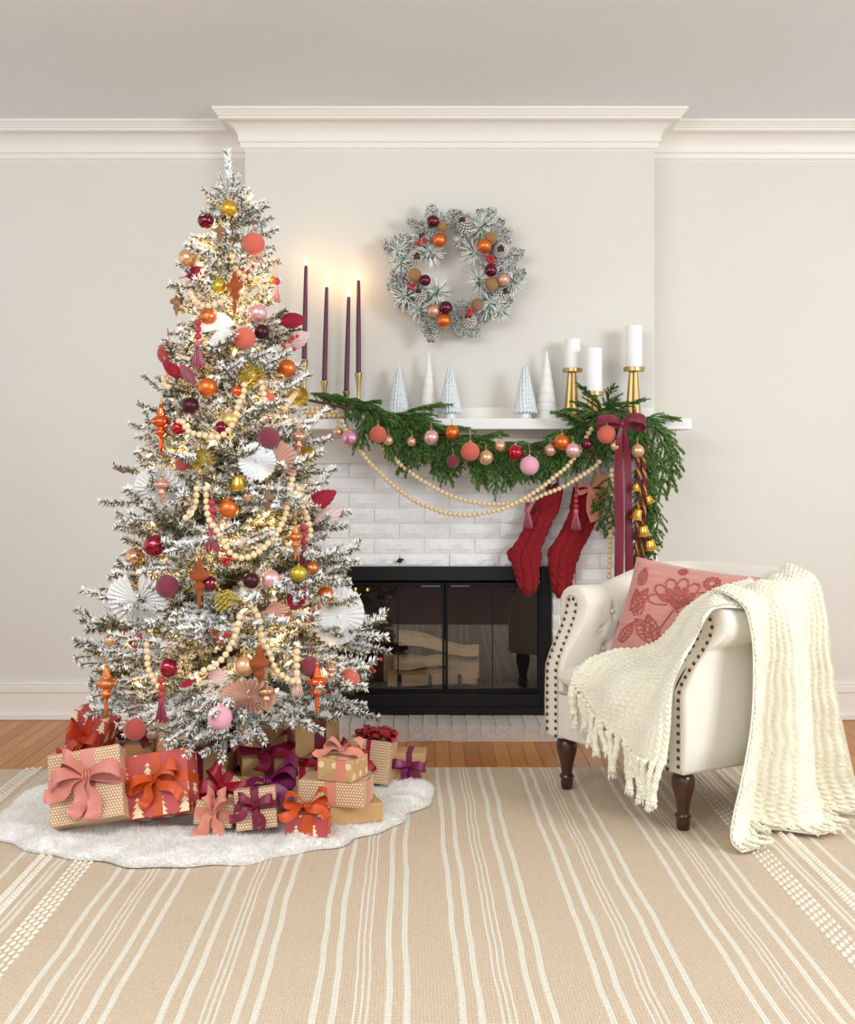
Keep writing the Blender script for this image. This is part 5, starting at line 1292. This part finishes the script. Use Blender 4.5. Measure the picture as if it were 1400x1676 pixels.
def ribbed_tree(px, d, ytip, hwpx, lb):
    s_ = FPX/d; X = (px-HX)/s_; H = CZ-(ytip-HY)/s_-ZS; R0 = hwpx/s_
    o = thing('ceramic_tree', lb, 'ceramic tree', (X, d, ZS), group='ceramic trees on the mantel'); n = 8; pr = [(R0*.9, 0)]
    for k in range(n):
        z0, z1 = H*k/n*(1-.0*k), H*(k+1)/n; r0 = R0*(1-k/n)**.82; r1 = R0*(1-(k+1)/n)**.82
        pr += [(r0, z0+.001), (r0*1.0, z0+.004), ((r0+max(r1, .002))/2*1.0, (z0+z1)/2), (max(r1*.93, .0008), z1)]
    pr.append((.0001, H)); MB().lathe(pr, 80, rmod=lambda a, t: 1+.010*math.sin(a*40)*(1-t)).obj('body', MBISQ, o, auto=35)
scaled_tree(652, 5.10, 597, 19, 'pale glazed ceramic tree with scalloped scales, leftmost on the mantel', 0)
ribbed_tree(702, 5.11, 575, 15.5, 'tall white ribbed ceramic tree between two scalloped ones')
scaled_tree(737, 5.05, 597, 20, 'pale glazed ceramic tree with scalloped scales right of the ribbed tree', .3)
scaled_tree(860, 5.04, 596, 20.5, 'pale glazed scalloped ceramic tree on the right half of the mantel', .5)
ribbed_tree(895, 5.10, 573, 19, 'tall white ribbed ceramic tree left of the pillar candles')
# ------------------------------------------------------------------ evergreen garland
MG1 = M('fresh_green_needle', '44702b', .55, var=.35, vscale=30); MG2 = M('light_green_tip', '83a648', .55, var=.3, vscale=30); MG3 = M('deep_green_needle', '2a4f20', .6); MTW = M('woody_stem', '4d3a26', .85)
def sprig(L, rng, droop, nm='sprig'):
    mb = MB(); segs = []; n = 8; P_ = []
    for i in range(n+1):
        t = i/n; P_.append(np.array([L*t*(1-.25*droop*t), .012*math.sin(t*5+rng.rand()), -droop*L*.55*t*t]))
    for i in range(n): segs.append((P_[i], P_[i+1]))
    for i in range(1, n+1):
        for sd in (-1, 1):
            for q in range(2):
                if rng.rand() < .38: continue
                t = (i-rng.rand())/n; p = P_[i-1]+(P_[i]-P_[i-1])*rng.rand(); tl = L*(.18+.22*(1-t))*rng.uniform(.7, 1.25)
                az = sd*rng.uniform(.35, .95); d = np.array([math.cos(az), math.sin(az), rng.uniform(-.35, .1)-droop*.5]); m = p+d*tl*.5; e = m+(d+np.array([.3, 0, -.5*droop-.1]))*tl*.5
                segs += [(p, m), (m, e)]; 
    mb.tube([Vector(p) for p in P_], [.0022*(1-.6*i/n) for i in range(n+1)], 4, mi=3)
    f = lambda t, up, r_: (1 if r_ < .16+.2*t else (0 if r_ < .75 else 2))
    V, Fs, Mi = needles(segs, 1250, .0125, .0013, .55, f, rng, flat=.35, drop=.15)
    o = len(mb.v); mb.v += V; mb.f += [tuple(i+o for i in q) for q in Fs]; mb.m += Mi
    return mb.mesh(nm, [MG1, MG2, MG3, MTW], False)
rng = np.random.RandomState(5)
SPM = [sprig(L, rng, dr) for L, dr in ((.13, .5), (.17, .7), (.20, .9), (.15, .25), (.19, .4), (.16, 1.0))]
DG = 4.90
gpt = [(505, 655, 4.97), (545, 663, 4.96), (590, 674, 4.93), (640, 688, 4.92), (690, 704, 4.92), (740, 716, 4.91), (790, 727, 4.91), (840, 734, 4.91), (885, 733, 4.91), (925, 714, 4.92), (960, 694, 4.92), (1000, 676, 4.94), (1035, 684, 4.93), (1055, 720, 4.90), (1060, 770, 4.90), (1055, 830, 4.92), (1048, 890, 4.94), (1042, 925, 4.95)]
gc = W(700, 700, 4.92)
garl = thing('evergreen_garland', 'fresh green cedar garland draped along the mantel and down its right end', 'garland', gc)
GP = arclen([W(*p) for p in gpt], .004)
MB().tube([p-gc for p in GP[::6]], .006, 6).obj('stem', MTW, garl)
r = random.Random(9); NG = 290
LT = len(GP)
for k in range(NG):
    t = r.random() if k > 60 else (k/60)
    i = int(t*(LT-1)); p = GP[i]; px = HX+p.x/p.y*FPX
    tan = (GP[min(i+4, LT-1)]-GP[max(i-4, 0)]).normalized()
    vert = px > 1045 and p.z < 1.25
    m_ = SPM[r.randrange(6)]
    if vert:
        th = r.uniform(-.35, .35)+(.35 if p.z > 1.1 and r.random() < .45 else 0); d = Vector((math.sin(th), r.uniform(-.35, .25), -math.cos(th))); sc = r.uniform(.5, .85); off = Vector((r.uniform(-.025, .02), r.uniform(-.02, .01), 0))
        if p.z < .95: sc *= .75; d.x *= .6
    elif px < 660:
        ph = r.random()
        if ph < .5: d = Vector((r.uniform(.3, 1), r.uniform(-.5, .1), r.uniform(-.25, .30))); sc = r.uniform(.7, 1.05); off = Vector((0, r.uniform(-.02, .05), r.uniform(0, .02)))
        else: d = Vector((r.uniform(-.2, .75), r.uniform(-.5, -.15), -r.uniform(.5, 1))); sc = r.uniform(.45, .85)*(.6 if px < 590 else 1); off = Vector((0, -.03, 0))
        if px < 565: d = Vector((.9, r.uniform(-.1, .4), r.uniform(.0, .15))); sc = .55; off = Vector((0, .05, .03))
    elif px > 940:
        ph = r.random()
        if ph < .5: d = Vector((r.uniform(-.8, .9), r.uniform(-.5, .3), r.uniform(-.1, .75))); sc = r.uniform(.55, .85); off = Vector((0, .0, .015))
        else: d = Vector((r.uniform(-.7, .6), r.uniform(-.5, 0), -r.uniform(.5, 1))); sc = r.uniform(.6, 1.0); off = Vector((0, -.02, -.01))
    else:
        ph = r.random()
        if ph < .30: d = Vector((r.uniform(.5, 1)*r.choice((1, 1, -1)), r.uniform(-.4, .2), r.uniform(-.2, .30))); sc = r.uniform(.5, .85); off = Vector((0, 0, .015))
        else: d = Vector((r.uniform(-.25, .65), r.uniform(-.4, .0), -r.uniform(.6, 1))); sc = r.uniform(.6, 1.0)*(1.0 if px < 880 else .8); off = Vector((0, -.02, -.005))
    d.normalize(); zc = Vector((r.uniform(-.3, .3), -.8 if d.z < -.3 else -.2, .5)); yc = zc.cross(d).normalized(); zc = d.cross(yc)
    rot = Matrix((d, yc, zc)).transposed()
    link('sprig', m_, garl, p-gc+off, rot, sc*1.0)
for px_, py_, th, sc in ((1085, 715, .75, 1.15), (1075, 700, 1.1, .95), (1090, 740, .55, 1.1), (1080, 760, .45, 1.0), (1065, 690, 1.35, .8), (990, 800, -.3, .9), (995, 830, -.25, .8), (1075, 850, .3, .8), (1070, 880, .25, .7), (1000, 860, -.1, .55)):
    d = Vector((math.sin(th), -.1, -math.cos(th))).normalized(); zc = Vector((0, -.8, .5)); yc = zc.cross(d).normalized(); zc = d.cross(yc); link('sprig', SPM[2], garl, W(px_, py_, 4.9)-gc-d*.05, Matrix((d, yc, zc)).transposed(), sc)
GB = [(553,707,8,'champ','','small one at the left end under the shelf',4.88), (573,717,14,'pinkp','ribbed','at the left end where the bead swag starts',4.86), (619,711,14,'coral','','left, tucked under green needles',4.83), (636,721,8.5,'champ','','small one beside the left coral ball',4.84),
 (674,723,8,'blush','','small one half hidden in needles',4.83), (706,716,12.5,'pearl','','left of centre',4.81), (740,708,12,'orange','','above the coral ball at centre',4.82), (742,755,11,'wine','','hidden low in the needles',4.82), (770,739,15.5,'coral','','at the centre with a pink hanger',4.79),
 (796,749,12.3,'champ','','right of the central coral ball',4.80), (819,730,9,'champ','','small gold one above the champagne pearl',4.81), (844,741,13.3,'red','','beside the matte pink ball',4.80), (867,762,15.7,'pinkm','','at the lowest point of the garland',4.78), (901,737,10,'blush','','half hidden left of the orange ball',4.82),
 (920,724,13.3,'orange','','left of the orchid pearl ball',4.80), (938,737,12.7,'pearl','','touching the right orange ball',4.78), (961,727,10,'plum','','dark, left of the ribbon',4.80), (993,711,15.5,'coral','','under the left loop of the burgundy bow',4.78), (1007,730,8.2,'champ','','small one beside the ribbon tail',4.77), (1044,738,11.2,'champ','','right of the burgundy ribbon',4.80)]
for px, py, rp, c, kd, where, d in GB:
    bauble(W(px, py, d), rp/FPX*d, c, kd, f"{CN[c]} {'ribbed ' if kd else ''}ball on the garland, {where}", group='ball ornaments on the garland', hang='pink' if c in ('coral', 'pinkm') else 'gold', hl=.016 if c != 'pinkm' and px != 770 else .04)
# bead garland swag
def PX(L_, d): return [W(x_, y_, d+(q if isinstance(q, float) else 0)) for x_, y_, *q_ in L_ for q in [q_[0] if q_ else 0]]
br = 4.05/FPX*4.9
sw1 = [(560,690),(568,708),(578,725),(589,737),(604,756),(617,769),(635,787),(656,804),(678,819),(707,832),(731,840),(766,843),(792,839),(819,834),(843,824),(860,815),(873,807),(893,793),(907,781),(926,766),(938,752),(948,740),(958,720),(966,706),(972,697)]
sw2 = [(606,712),(615,723),(626,732),(644,749),(663,766),(684,782),(706,795),(728,807),(752,816),(776,822),(800,825),(827,825),(849,820),(873,817),(891,809),(902,805),(915,800),(931,792),(952,779),(974,764),(985,750)]
bead_string(PX(sw1, 4.86), br, 'lower strand of wooden beads swagged across the white bricks', 'bead swags on the mantel')
bead_string(PX(sw2, 4.89), br, 'upper strand of wooden beads swagged across the white bricks', 'bead swags on the mantel')
bead_string(PX([(1001, 770), (1001, 800), (1000, 850), (999, 900), (998, 950)], 4.93), br*1.05, 'straight hanging strand of wooden beads left of the ribbon', 'bead swags on the mantel')
bd = thing('bead_pile', 'coiled end of the wooden bead strand resting on the left of the shelf', 'bead garland', (-.43, 5.015, ZS), group='bead swags on the mantel')
q = 0
for row_, n_, zz in ((0, 9, 1), (1, 8, 1), (0, 7, 2.7), (1, 4, 2.7), (0, 3, 4.2)):
    for k in range(n_):
        link('bead', bead_me('nat'), bd, ((k-3.5)*br*2+(zz > 1)*br, (row_-.5)*br*2.1-.03+r.uniform(-.002, .002), br*zz), (0, 0, 0), br)
# burgundy mantel ribbon
rb = thing('mantel_ribbon', 'long burgundy satin ribbon tied in a bow over the right of the garland', 'ribbon', W(1019, 694, 4.76))
MR = RIB['burg']; c0 = rb.location.copy()
def rel(px, py, d): return W(px, py, d)-c0
MB().sphere((0, 0, 0), .014, 14, 9, sc=(.8, .7, 1.2)).obj('knot', MR, rb)
MB().ribbon([rel(1019,694,4.76), rel(1003,685,4.74), rel(982,687,4.75), rel(977,693,4.77), rel(985,702,4.78), rel(1003,697,4.78), rel(1019,695,4.76)], [Vector((0, .35, 1))]*7, [.014, .034, .038, .034, .036, .03, .014]).obj('loop', MR, rb, auto=45)
MB().ribbon([rel(1019,694,4.76), rel(1034,683,4.74), rel(1050,685,4.74), rel(1057,693,4.75), rel(1050,699,4.78), rel(1034,696,4.79), rel(1020,695,4.77)], [Vector((0, .35, 1))]*7, [.014, .034, .040, .036, .036, .03, .014]).obj('loop', MR, rb, auto=45)
MB().ribbon([rel(1019,695,4.76), rel(1014,720,4.75), rel(1013,760,4.78), rel(1014,830,4.80), rel(1014,900,4.81), rel(1013,955,4.82)], [Vector((1, .25, 0)), Vector((1, .5, 0)), Vector((1, .2, 0)), Vector((1, -.15, 0)), Vector((1, .1, 0)), Vector((1, 0, 0))], [.012, .026, .034, .036, .037, .037]).obj('tail', MR, rb, auto=45)
MB().ribbon([rel(1020,695,4.765), rel(1024,720,4.77), rel(1028,760,4.80), rel(1029,830,4.82), rel(1030,900,4.83), rel(1030,955,4.84)], [Vector((1, -.4, 0)), Vector((1, -.3, 0)), Vector((1, .3, 0)), Vector((1, .3, 0)), Vector((1, -.1, 0)), Vector((1, 0, 0))], [.012, .024, .030, .032, .033, .033]).obj('tail', MR, rb, auto=45)
# rope with bells
rp = thing('bell_rope', 'twisted burgundy and gold cord hanging beside the ribbon for the bells', 'rope', W(1050, 745, 4.83)); c0 = rp.location.copy()
for q, (mt, nm) in enumerate(((M('burgundy_cord', '7a1832', .8), 'burgundy_strand'), (M('gold_cord', 'c8964a', .5, .4), 'gold_strand'), (M('burgundy_cord', '7a1832', .8), 'burgundy_strand'))):
    for j, xo in enumerate((-.012, .010)):
        C_ = smooth([rel(1048, 745, 4.83), rel(1052, 790, 4.82), rel(1050, 850, 4.82), rel(1048, 915, 4.84)], 30)
        MB().tube([p+Vector((xo+math.cos(k*.42+q*2.09)*.0045, math.sin(k*.42+q*2.09)*.0045, 0)) for k, p in enumerate(C_)], .0042, 6).obj(nm, mt, rp)
for px, py, hh, rz, where in ((1041, 797, 13, .2, 'smallest, topmost on the rope'), (1063, 817, 14, -.4, 'second from the top at right'), (1043, 841, 19, .3, 'left of the rope'), (1054, 868, 19, -.1, 'below the left one'), (1065, 891, 19, -.15, 'lowest at the right')):
    bell(W(px, py, 4.79), hh/FPX*4.8, 'small polished gold bell, '+where, (0, rz, 0), 'gold bells beside the ribbon')
# ------------------------------------------------------------------ stockings
def stocking(pairs, ncuff, d0, label, seed):
    c0 = W((pairs[0][0][0]+pairs[0][1][0])/2, (pairs[0][0][1]+pairs[0][1][1])/2, d0)
    o = thing('knit_stocking', label, 'stocking', c0)
    def body(prs, th, cuff):
        L_ = smooth([W(*a, d0)-c0 for a, b in prs], 12); R2_ = smooth([W(*b, d0)-c0 for a, b in prs], 12); n = len(L_); P_ = []
        s_ = 0; cl = [(a+b)/2 for a, b in zip(L_, R2_)]; sl_ = [0]
        for a, b in zip(cl, cl[1:]): sl_.append(sl_[-1]+(b-a).length)
        m = 120
        for i in range(n):
            c_ = cl[i]; h_ = (R2_[i]-L_[i])/2; hw_ = h_.length; u_ = h_.normalized(); row = []
            for k in range(m):
                a = 2*PI*k/m; x_ = math.cos(a); y_ = math.sin(a); tt = min(th, hw_*.9)
                if cuff: disp = .0026*math.cos(k*PI/2.5)
                else:
                    xx = x_*hw_; col = xx/.040; fr = abs(col-round(col)); ph = sl_[i]/.036
                    v_ = abs(math.sin(PI*(ph+fr*1.6*(1 if round(col) % 2 == 0 else -1)+.3*round(col)))); disp = .0058*v_**.7*(1-min(1, (fr/.46)**4))-.003*(1 if fr > .42 else 0)
                    disp += .0008*math.sin(sl_[i]*900)
                row.append(c_+u_*(x_*(hw_+disp))+Vector((0, -1, 0))*(y_*(tt+disp)))
            P_.append(row+[row[0]])
        mb = MB(); mb.grid([list(q) for q in zip(*P_)][::-1]); 
        if not cuff: mb.add(P_[-1][:-1], [tuple(range(m))])
        return mb
    body(pairs[ncuff-1:], .030, False).obj('leg_knit', MST, o)
    body(pairs[:ncuff], .036, True).obj('cuff', MST, o)
    return o
MST = M('cherry_red_knit', '8c0714', .9, bump=.5, bscale=350, sheen=.05, var=.15, vscale=120)
st1 = [((881,817),(921,800)), ((876,824),(920,812)), ((871,833),(913,841)), ((868,842),(908,846)), ((862,856),(900,862)), ((853,876),(892,882)), ((843,890),(887,896)), ((833,900),(886,908)), ((832,911),(885,922)), ((838,925),(883,935)), ((844,938),(882,946)), ((847,952),(880,958)), ((852,965),(874,969)), ((859,975),(866,976))]
o = stocking(st1, 3, 5.04, 'cherry red cable-knit stocking on the left, toe over the black insert', 1)
MB().tube(smooth([(0.02, 0, -.01), (.03, -.01, .06), (.01, -.02, .11), (-.004, -.01, .06), (.0, 0, -.005)], 6), .004, 6).obj('hanging_loop', RIB['burg'], o)
st2 = [((940,797),(988,797)), ((938,806),(990,812)), ((935,822),(985,842)), ((933,831),(979,852)), ((927,850),(970,868)), ((915,874),(960,888)), ((904,890),(952,903)), ((897,905),(947,915)), ((897,920),(943,929)), ((901,938),(938,943)), ((903,954),(935,958)), ((907,970),(928,972)), ((914,979),(920,979))]
o = stocking(st2, 3, 5.04, 'cherry red cable-knit stocking on the right with a gift and salmon bow', 2)
MB().tube(smooth([rel_ for rel_ in [(-.05, 0, .0), (-.055, -.02, .06), (-.05, -.05, .14)]], 6), .003, 6).obj('hanging_loop', RIB['burg'], o)
# gift in the right stocking
g = thing('small_gift_box', 'small kraft box tied with salmon ribbon peeking out of the right stocking', 'present', W(982, 803, 5.045), (0, .30, 0))
link('box', box_mesh(.085, .03, .10, PAP['kraft']), g, (0, 0, -.03)); band(g, RIB['salmon'], .085, .03, .10, 'x', -.01, .014).location.z = -.03
g2 = thing('small_gift_box', 'tiny kraft parcel peeking out of the left stocking', 'present', W(905, 808, 5.045), (0, -.2, 0))
link('box', box_mesh(.05, .028, .06, PAP['kraft']), g2, (0, 0, -.028)); bow(g2, RIB['burg'], (0, -.02, .03), (0, 0, 0), .45, .012, seed=8)
sb_ = thing('salmon_bow', 'salmon cotton ribbon bow tied on the right stocking with two long tails', 'ribbon', W(966, 799, 4.985)); c0 = sb_.location.copy()
D_ = 4.985
MB().sphere((0, 0, 0), .009, 12, 8).obj('knot', RIB['salmon'], sb_)
for pts in ([(966,799),(956,793),(946,796),(948,806),(957,804),(966,800)], [(966,799),(976,792),(985,793),(984,803),(976,804),(966,800)]):
    MB().ribbon([rel(x_, y_, D_-.01*(k in (1, 2))) for k, (x_, y_) in enumerate(pts)], Vector((.1, .5, 1)), [.009, .022, .024, .024, .022, .009]).obj('loop', RIB['salmon'], sb_, auto=45)
for pts in ([(966,800),(965,815),(966,835),(972,854)], [(967,800),(974,813),(980,830),(977,852)]):
    MB().ribbon([rel(x_, y_, D_-.01) for x_, y_ in pts], Vector((1, .1, .1)), [.008, .022, .029, .026]).obj('tail', RIB['salmon'], sb_, auto=45)
s_ = FPX/4.97
tassel(W(864, 821, 4.96), 1, 4.2/s_, 'red', 'rose', 'c06a7c', 'rose yarn tassel with one bead hanging by the left stocking', 34/s_, 'tassels on the stockings')
tassel(W(943, 807, 4.96), 3, 4.3/s_, 'red', 'rose', 'c06a7c', 'rose yarn tassel with three red beads on the right stocking', 33/s_, 'tassels on the stockings', .08)
# ------------------------------------------------------------------ wreath
wc = W(742, 444, 5.10)
wr = thing('flocked_wreath', 'round snow-flocked wreath with ornaments and pinecones on the chimney breast', 'wreath', wc)
rng = np.random.RandomState(8); RW = .205
mb = MB(); C_ = [Vector((RW*math.cos(a), 0, RW*math.sin(a))) for a in np.linspace(0, 2*PI, 48)[:-1]]; mb.tube(C_, .012, 8, closed=True); mb.obj('ring', MN_S, wr)
WG = M('wreath_frosted_green', '4d6650', .8, var=.3, vscale=60)
def wsprig(L):
    segs = [((0, 0, 0), (L, 0, 0))]
    for k in range(7):
        t = .15+.8*k/7
        for sd in (-1, 1): segs.append(((L*t, 0, 0), (L*t+.035*(1.15-t), sd*.034*(1.15-t), .004)))
    V, Fs, Mi = needles(segs, 1900, .012, .0018, .9, flock(.44), rng); m = MB(); m.v, m.f, m.m = V, Fs, Mi; m.tube([(0, 0, 0), (L, 0, 0)], .002, 4, mi=3); return m.mesh('sprig', [MN_W, WG, MN_B, MN_S], False)
WS = [wsprig(.10) for _ in range(4)]
def wtuft():
    m = MB()
    for k in range(95):
        a = rng.rand()*2*PI; el = rng.uniform(.15, 1.25); L = rng.uniform(.055, .085); d = Vector((math.sin(el)*math.cos(a), -math.cos(el)*.8, math.sin(el)*math.sin(a)))
        m.tube([(0, 0, 0), d*L*.5, d*L+Vector((0, 0, -.004))], [.0010, .0017, .0013], 4, mi=0 if rng.rand() < .82 else 1)
    for k in range(60):
        a = rng.rand()*2*PI; d = Vector((math.cos(a), -1.2*rng.rand(), math.sin(a))).normalized()*.035; m.tube([(0, 0, 0), d], [.001, .0008], 3, mi=1)
    return m.mesh('pine_tuft', [MN_W, M('pine_tuft_green', '4f7f4c', .7)], False)
WT = [wtuft() for _ in range(3)]
r = random.Random(4)
for k in range(84):
    a = 2*PI*k/84+r.uniform(-.05, .05); rr_ = RW+r.uniform(-.035, .035); th = a+PI/2*(1 if k % 3 else .35)+r.uniform(-.9, .9)
    if k % 4 == 0: th = a+PI+r.uniform(-.5, .5)
    if k % 4 == 2: th = a+r.uniform(-.5, .6)
    d = Vector((math.cos(th), r.uniform(-.5, .05), math.sin(th))).normalized(); zc = Vector((0, -1, .1)); yc = zc.cross(d).normalized(); zc = d.cross(yc)
    link('sprig', WS[k % 4], wr, (rr_*math.cos(a), -.012, rr_*math.sin(a)), Matrix((d, yc, zc)).transposed(), r.uniform(.62, .95))
def wl(px, py, dy): return W(px, py, 5.10-dy)-wc
for k, (px, py) in enumerate(((788,372), (705,413), (650,412), (716,478), (684,508), (802,496), (786,460), (842,464), (776,414), (655,430), (664,486), (820,510))):
    link('pine_tuft', WT[k % 3], wr, wl(px, py, .04), (r.uniform(-.3, .3), r.uniform(0, 6.28), 0), r.uniform(.72, .98) if k not in (5,) else 1.0)
MCONE = M('pinecone_brown', '5b4034', .8, var=.3, vscale=50); MCT = M('pinecone_frost', 'cfc6bd', .85)
conem = scaled_cone(.03, 70, MCONE, .95, MCT, petal=.36, nm='scales')
for px, py, rp in ((760,367,14), (681,421,13), (820,409,13), (768,523,13), (822,481,13), (688,482,12)):
    link('pinecone', conem, wr, wl(px, py, .06), (r.uniform(.9, 1.6), 0, r.uniform(-.6, .6)), rp/FPX*5.05/.03)
for px, py, rp, c, kd in ((709,362,10.5,'plum',''), (724,371,8.5,'glit',''), (719.5,393,12,'orange',''), (804,389,10,'glit',''), (793,402.5,12.5,'orange',''), (803.6,442.5,10.5,'plum',''), (805,465,11,'glit',''), (824.5,458,10.5,'blush','ribbed'), (781.6,499,10.5,'mocha',''), (710,509,10.5,'blush','ribbed'), (730,503.5,10.8,'plum',''), (727,525,12,'orange',''), (679,450,11,'glit',''), (696,459,9.5,'plum','')):
    q = wl(px, py, .095)
    b = link('ball', ball_mesh(c, kd), wr, q, (r.uniform(-.4, .4), 1.2, 0), rp/FPX*5.0); b['label'] = f"{CN[c]} {'ribbed ' if kd else ''}ball"
for px, py, n in ((685,397,5), (697,394,4), (674,469,10), (799,423,10), (806,428,5), (770,511,11)): berries(wl(px, py, .09), n, '', .014 if n > 5 else .009, wr)
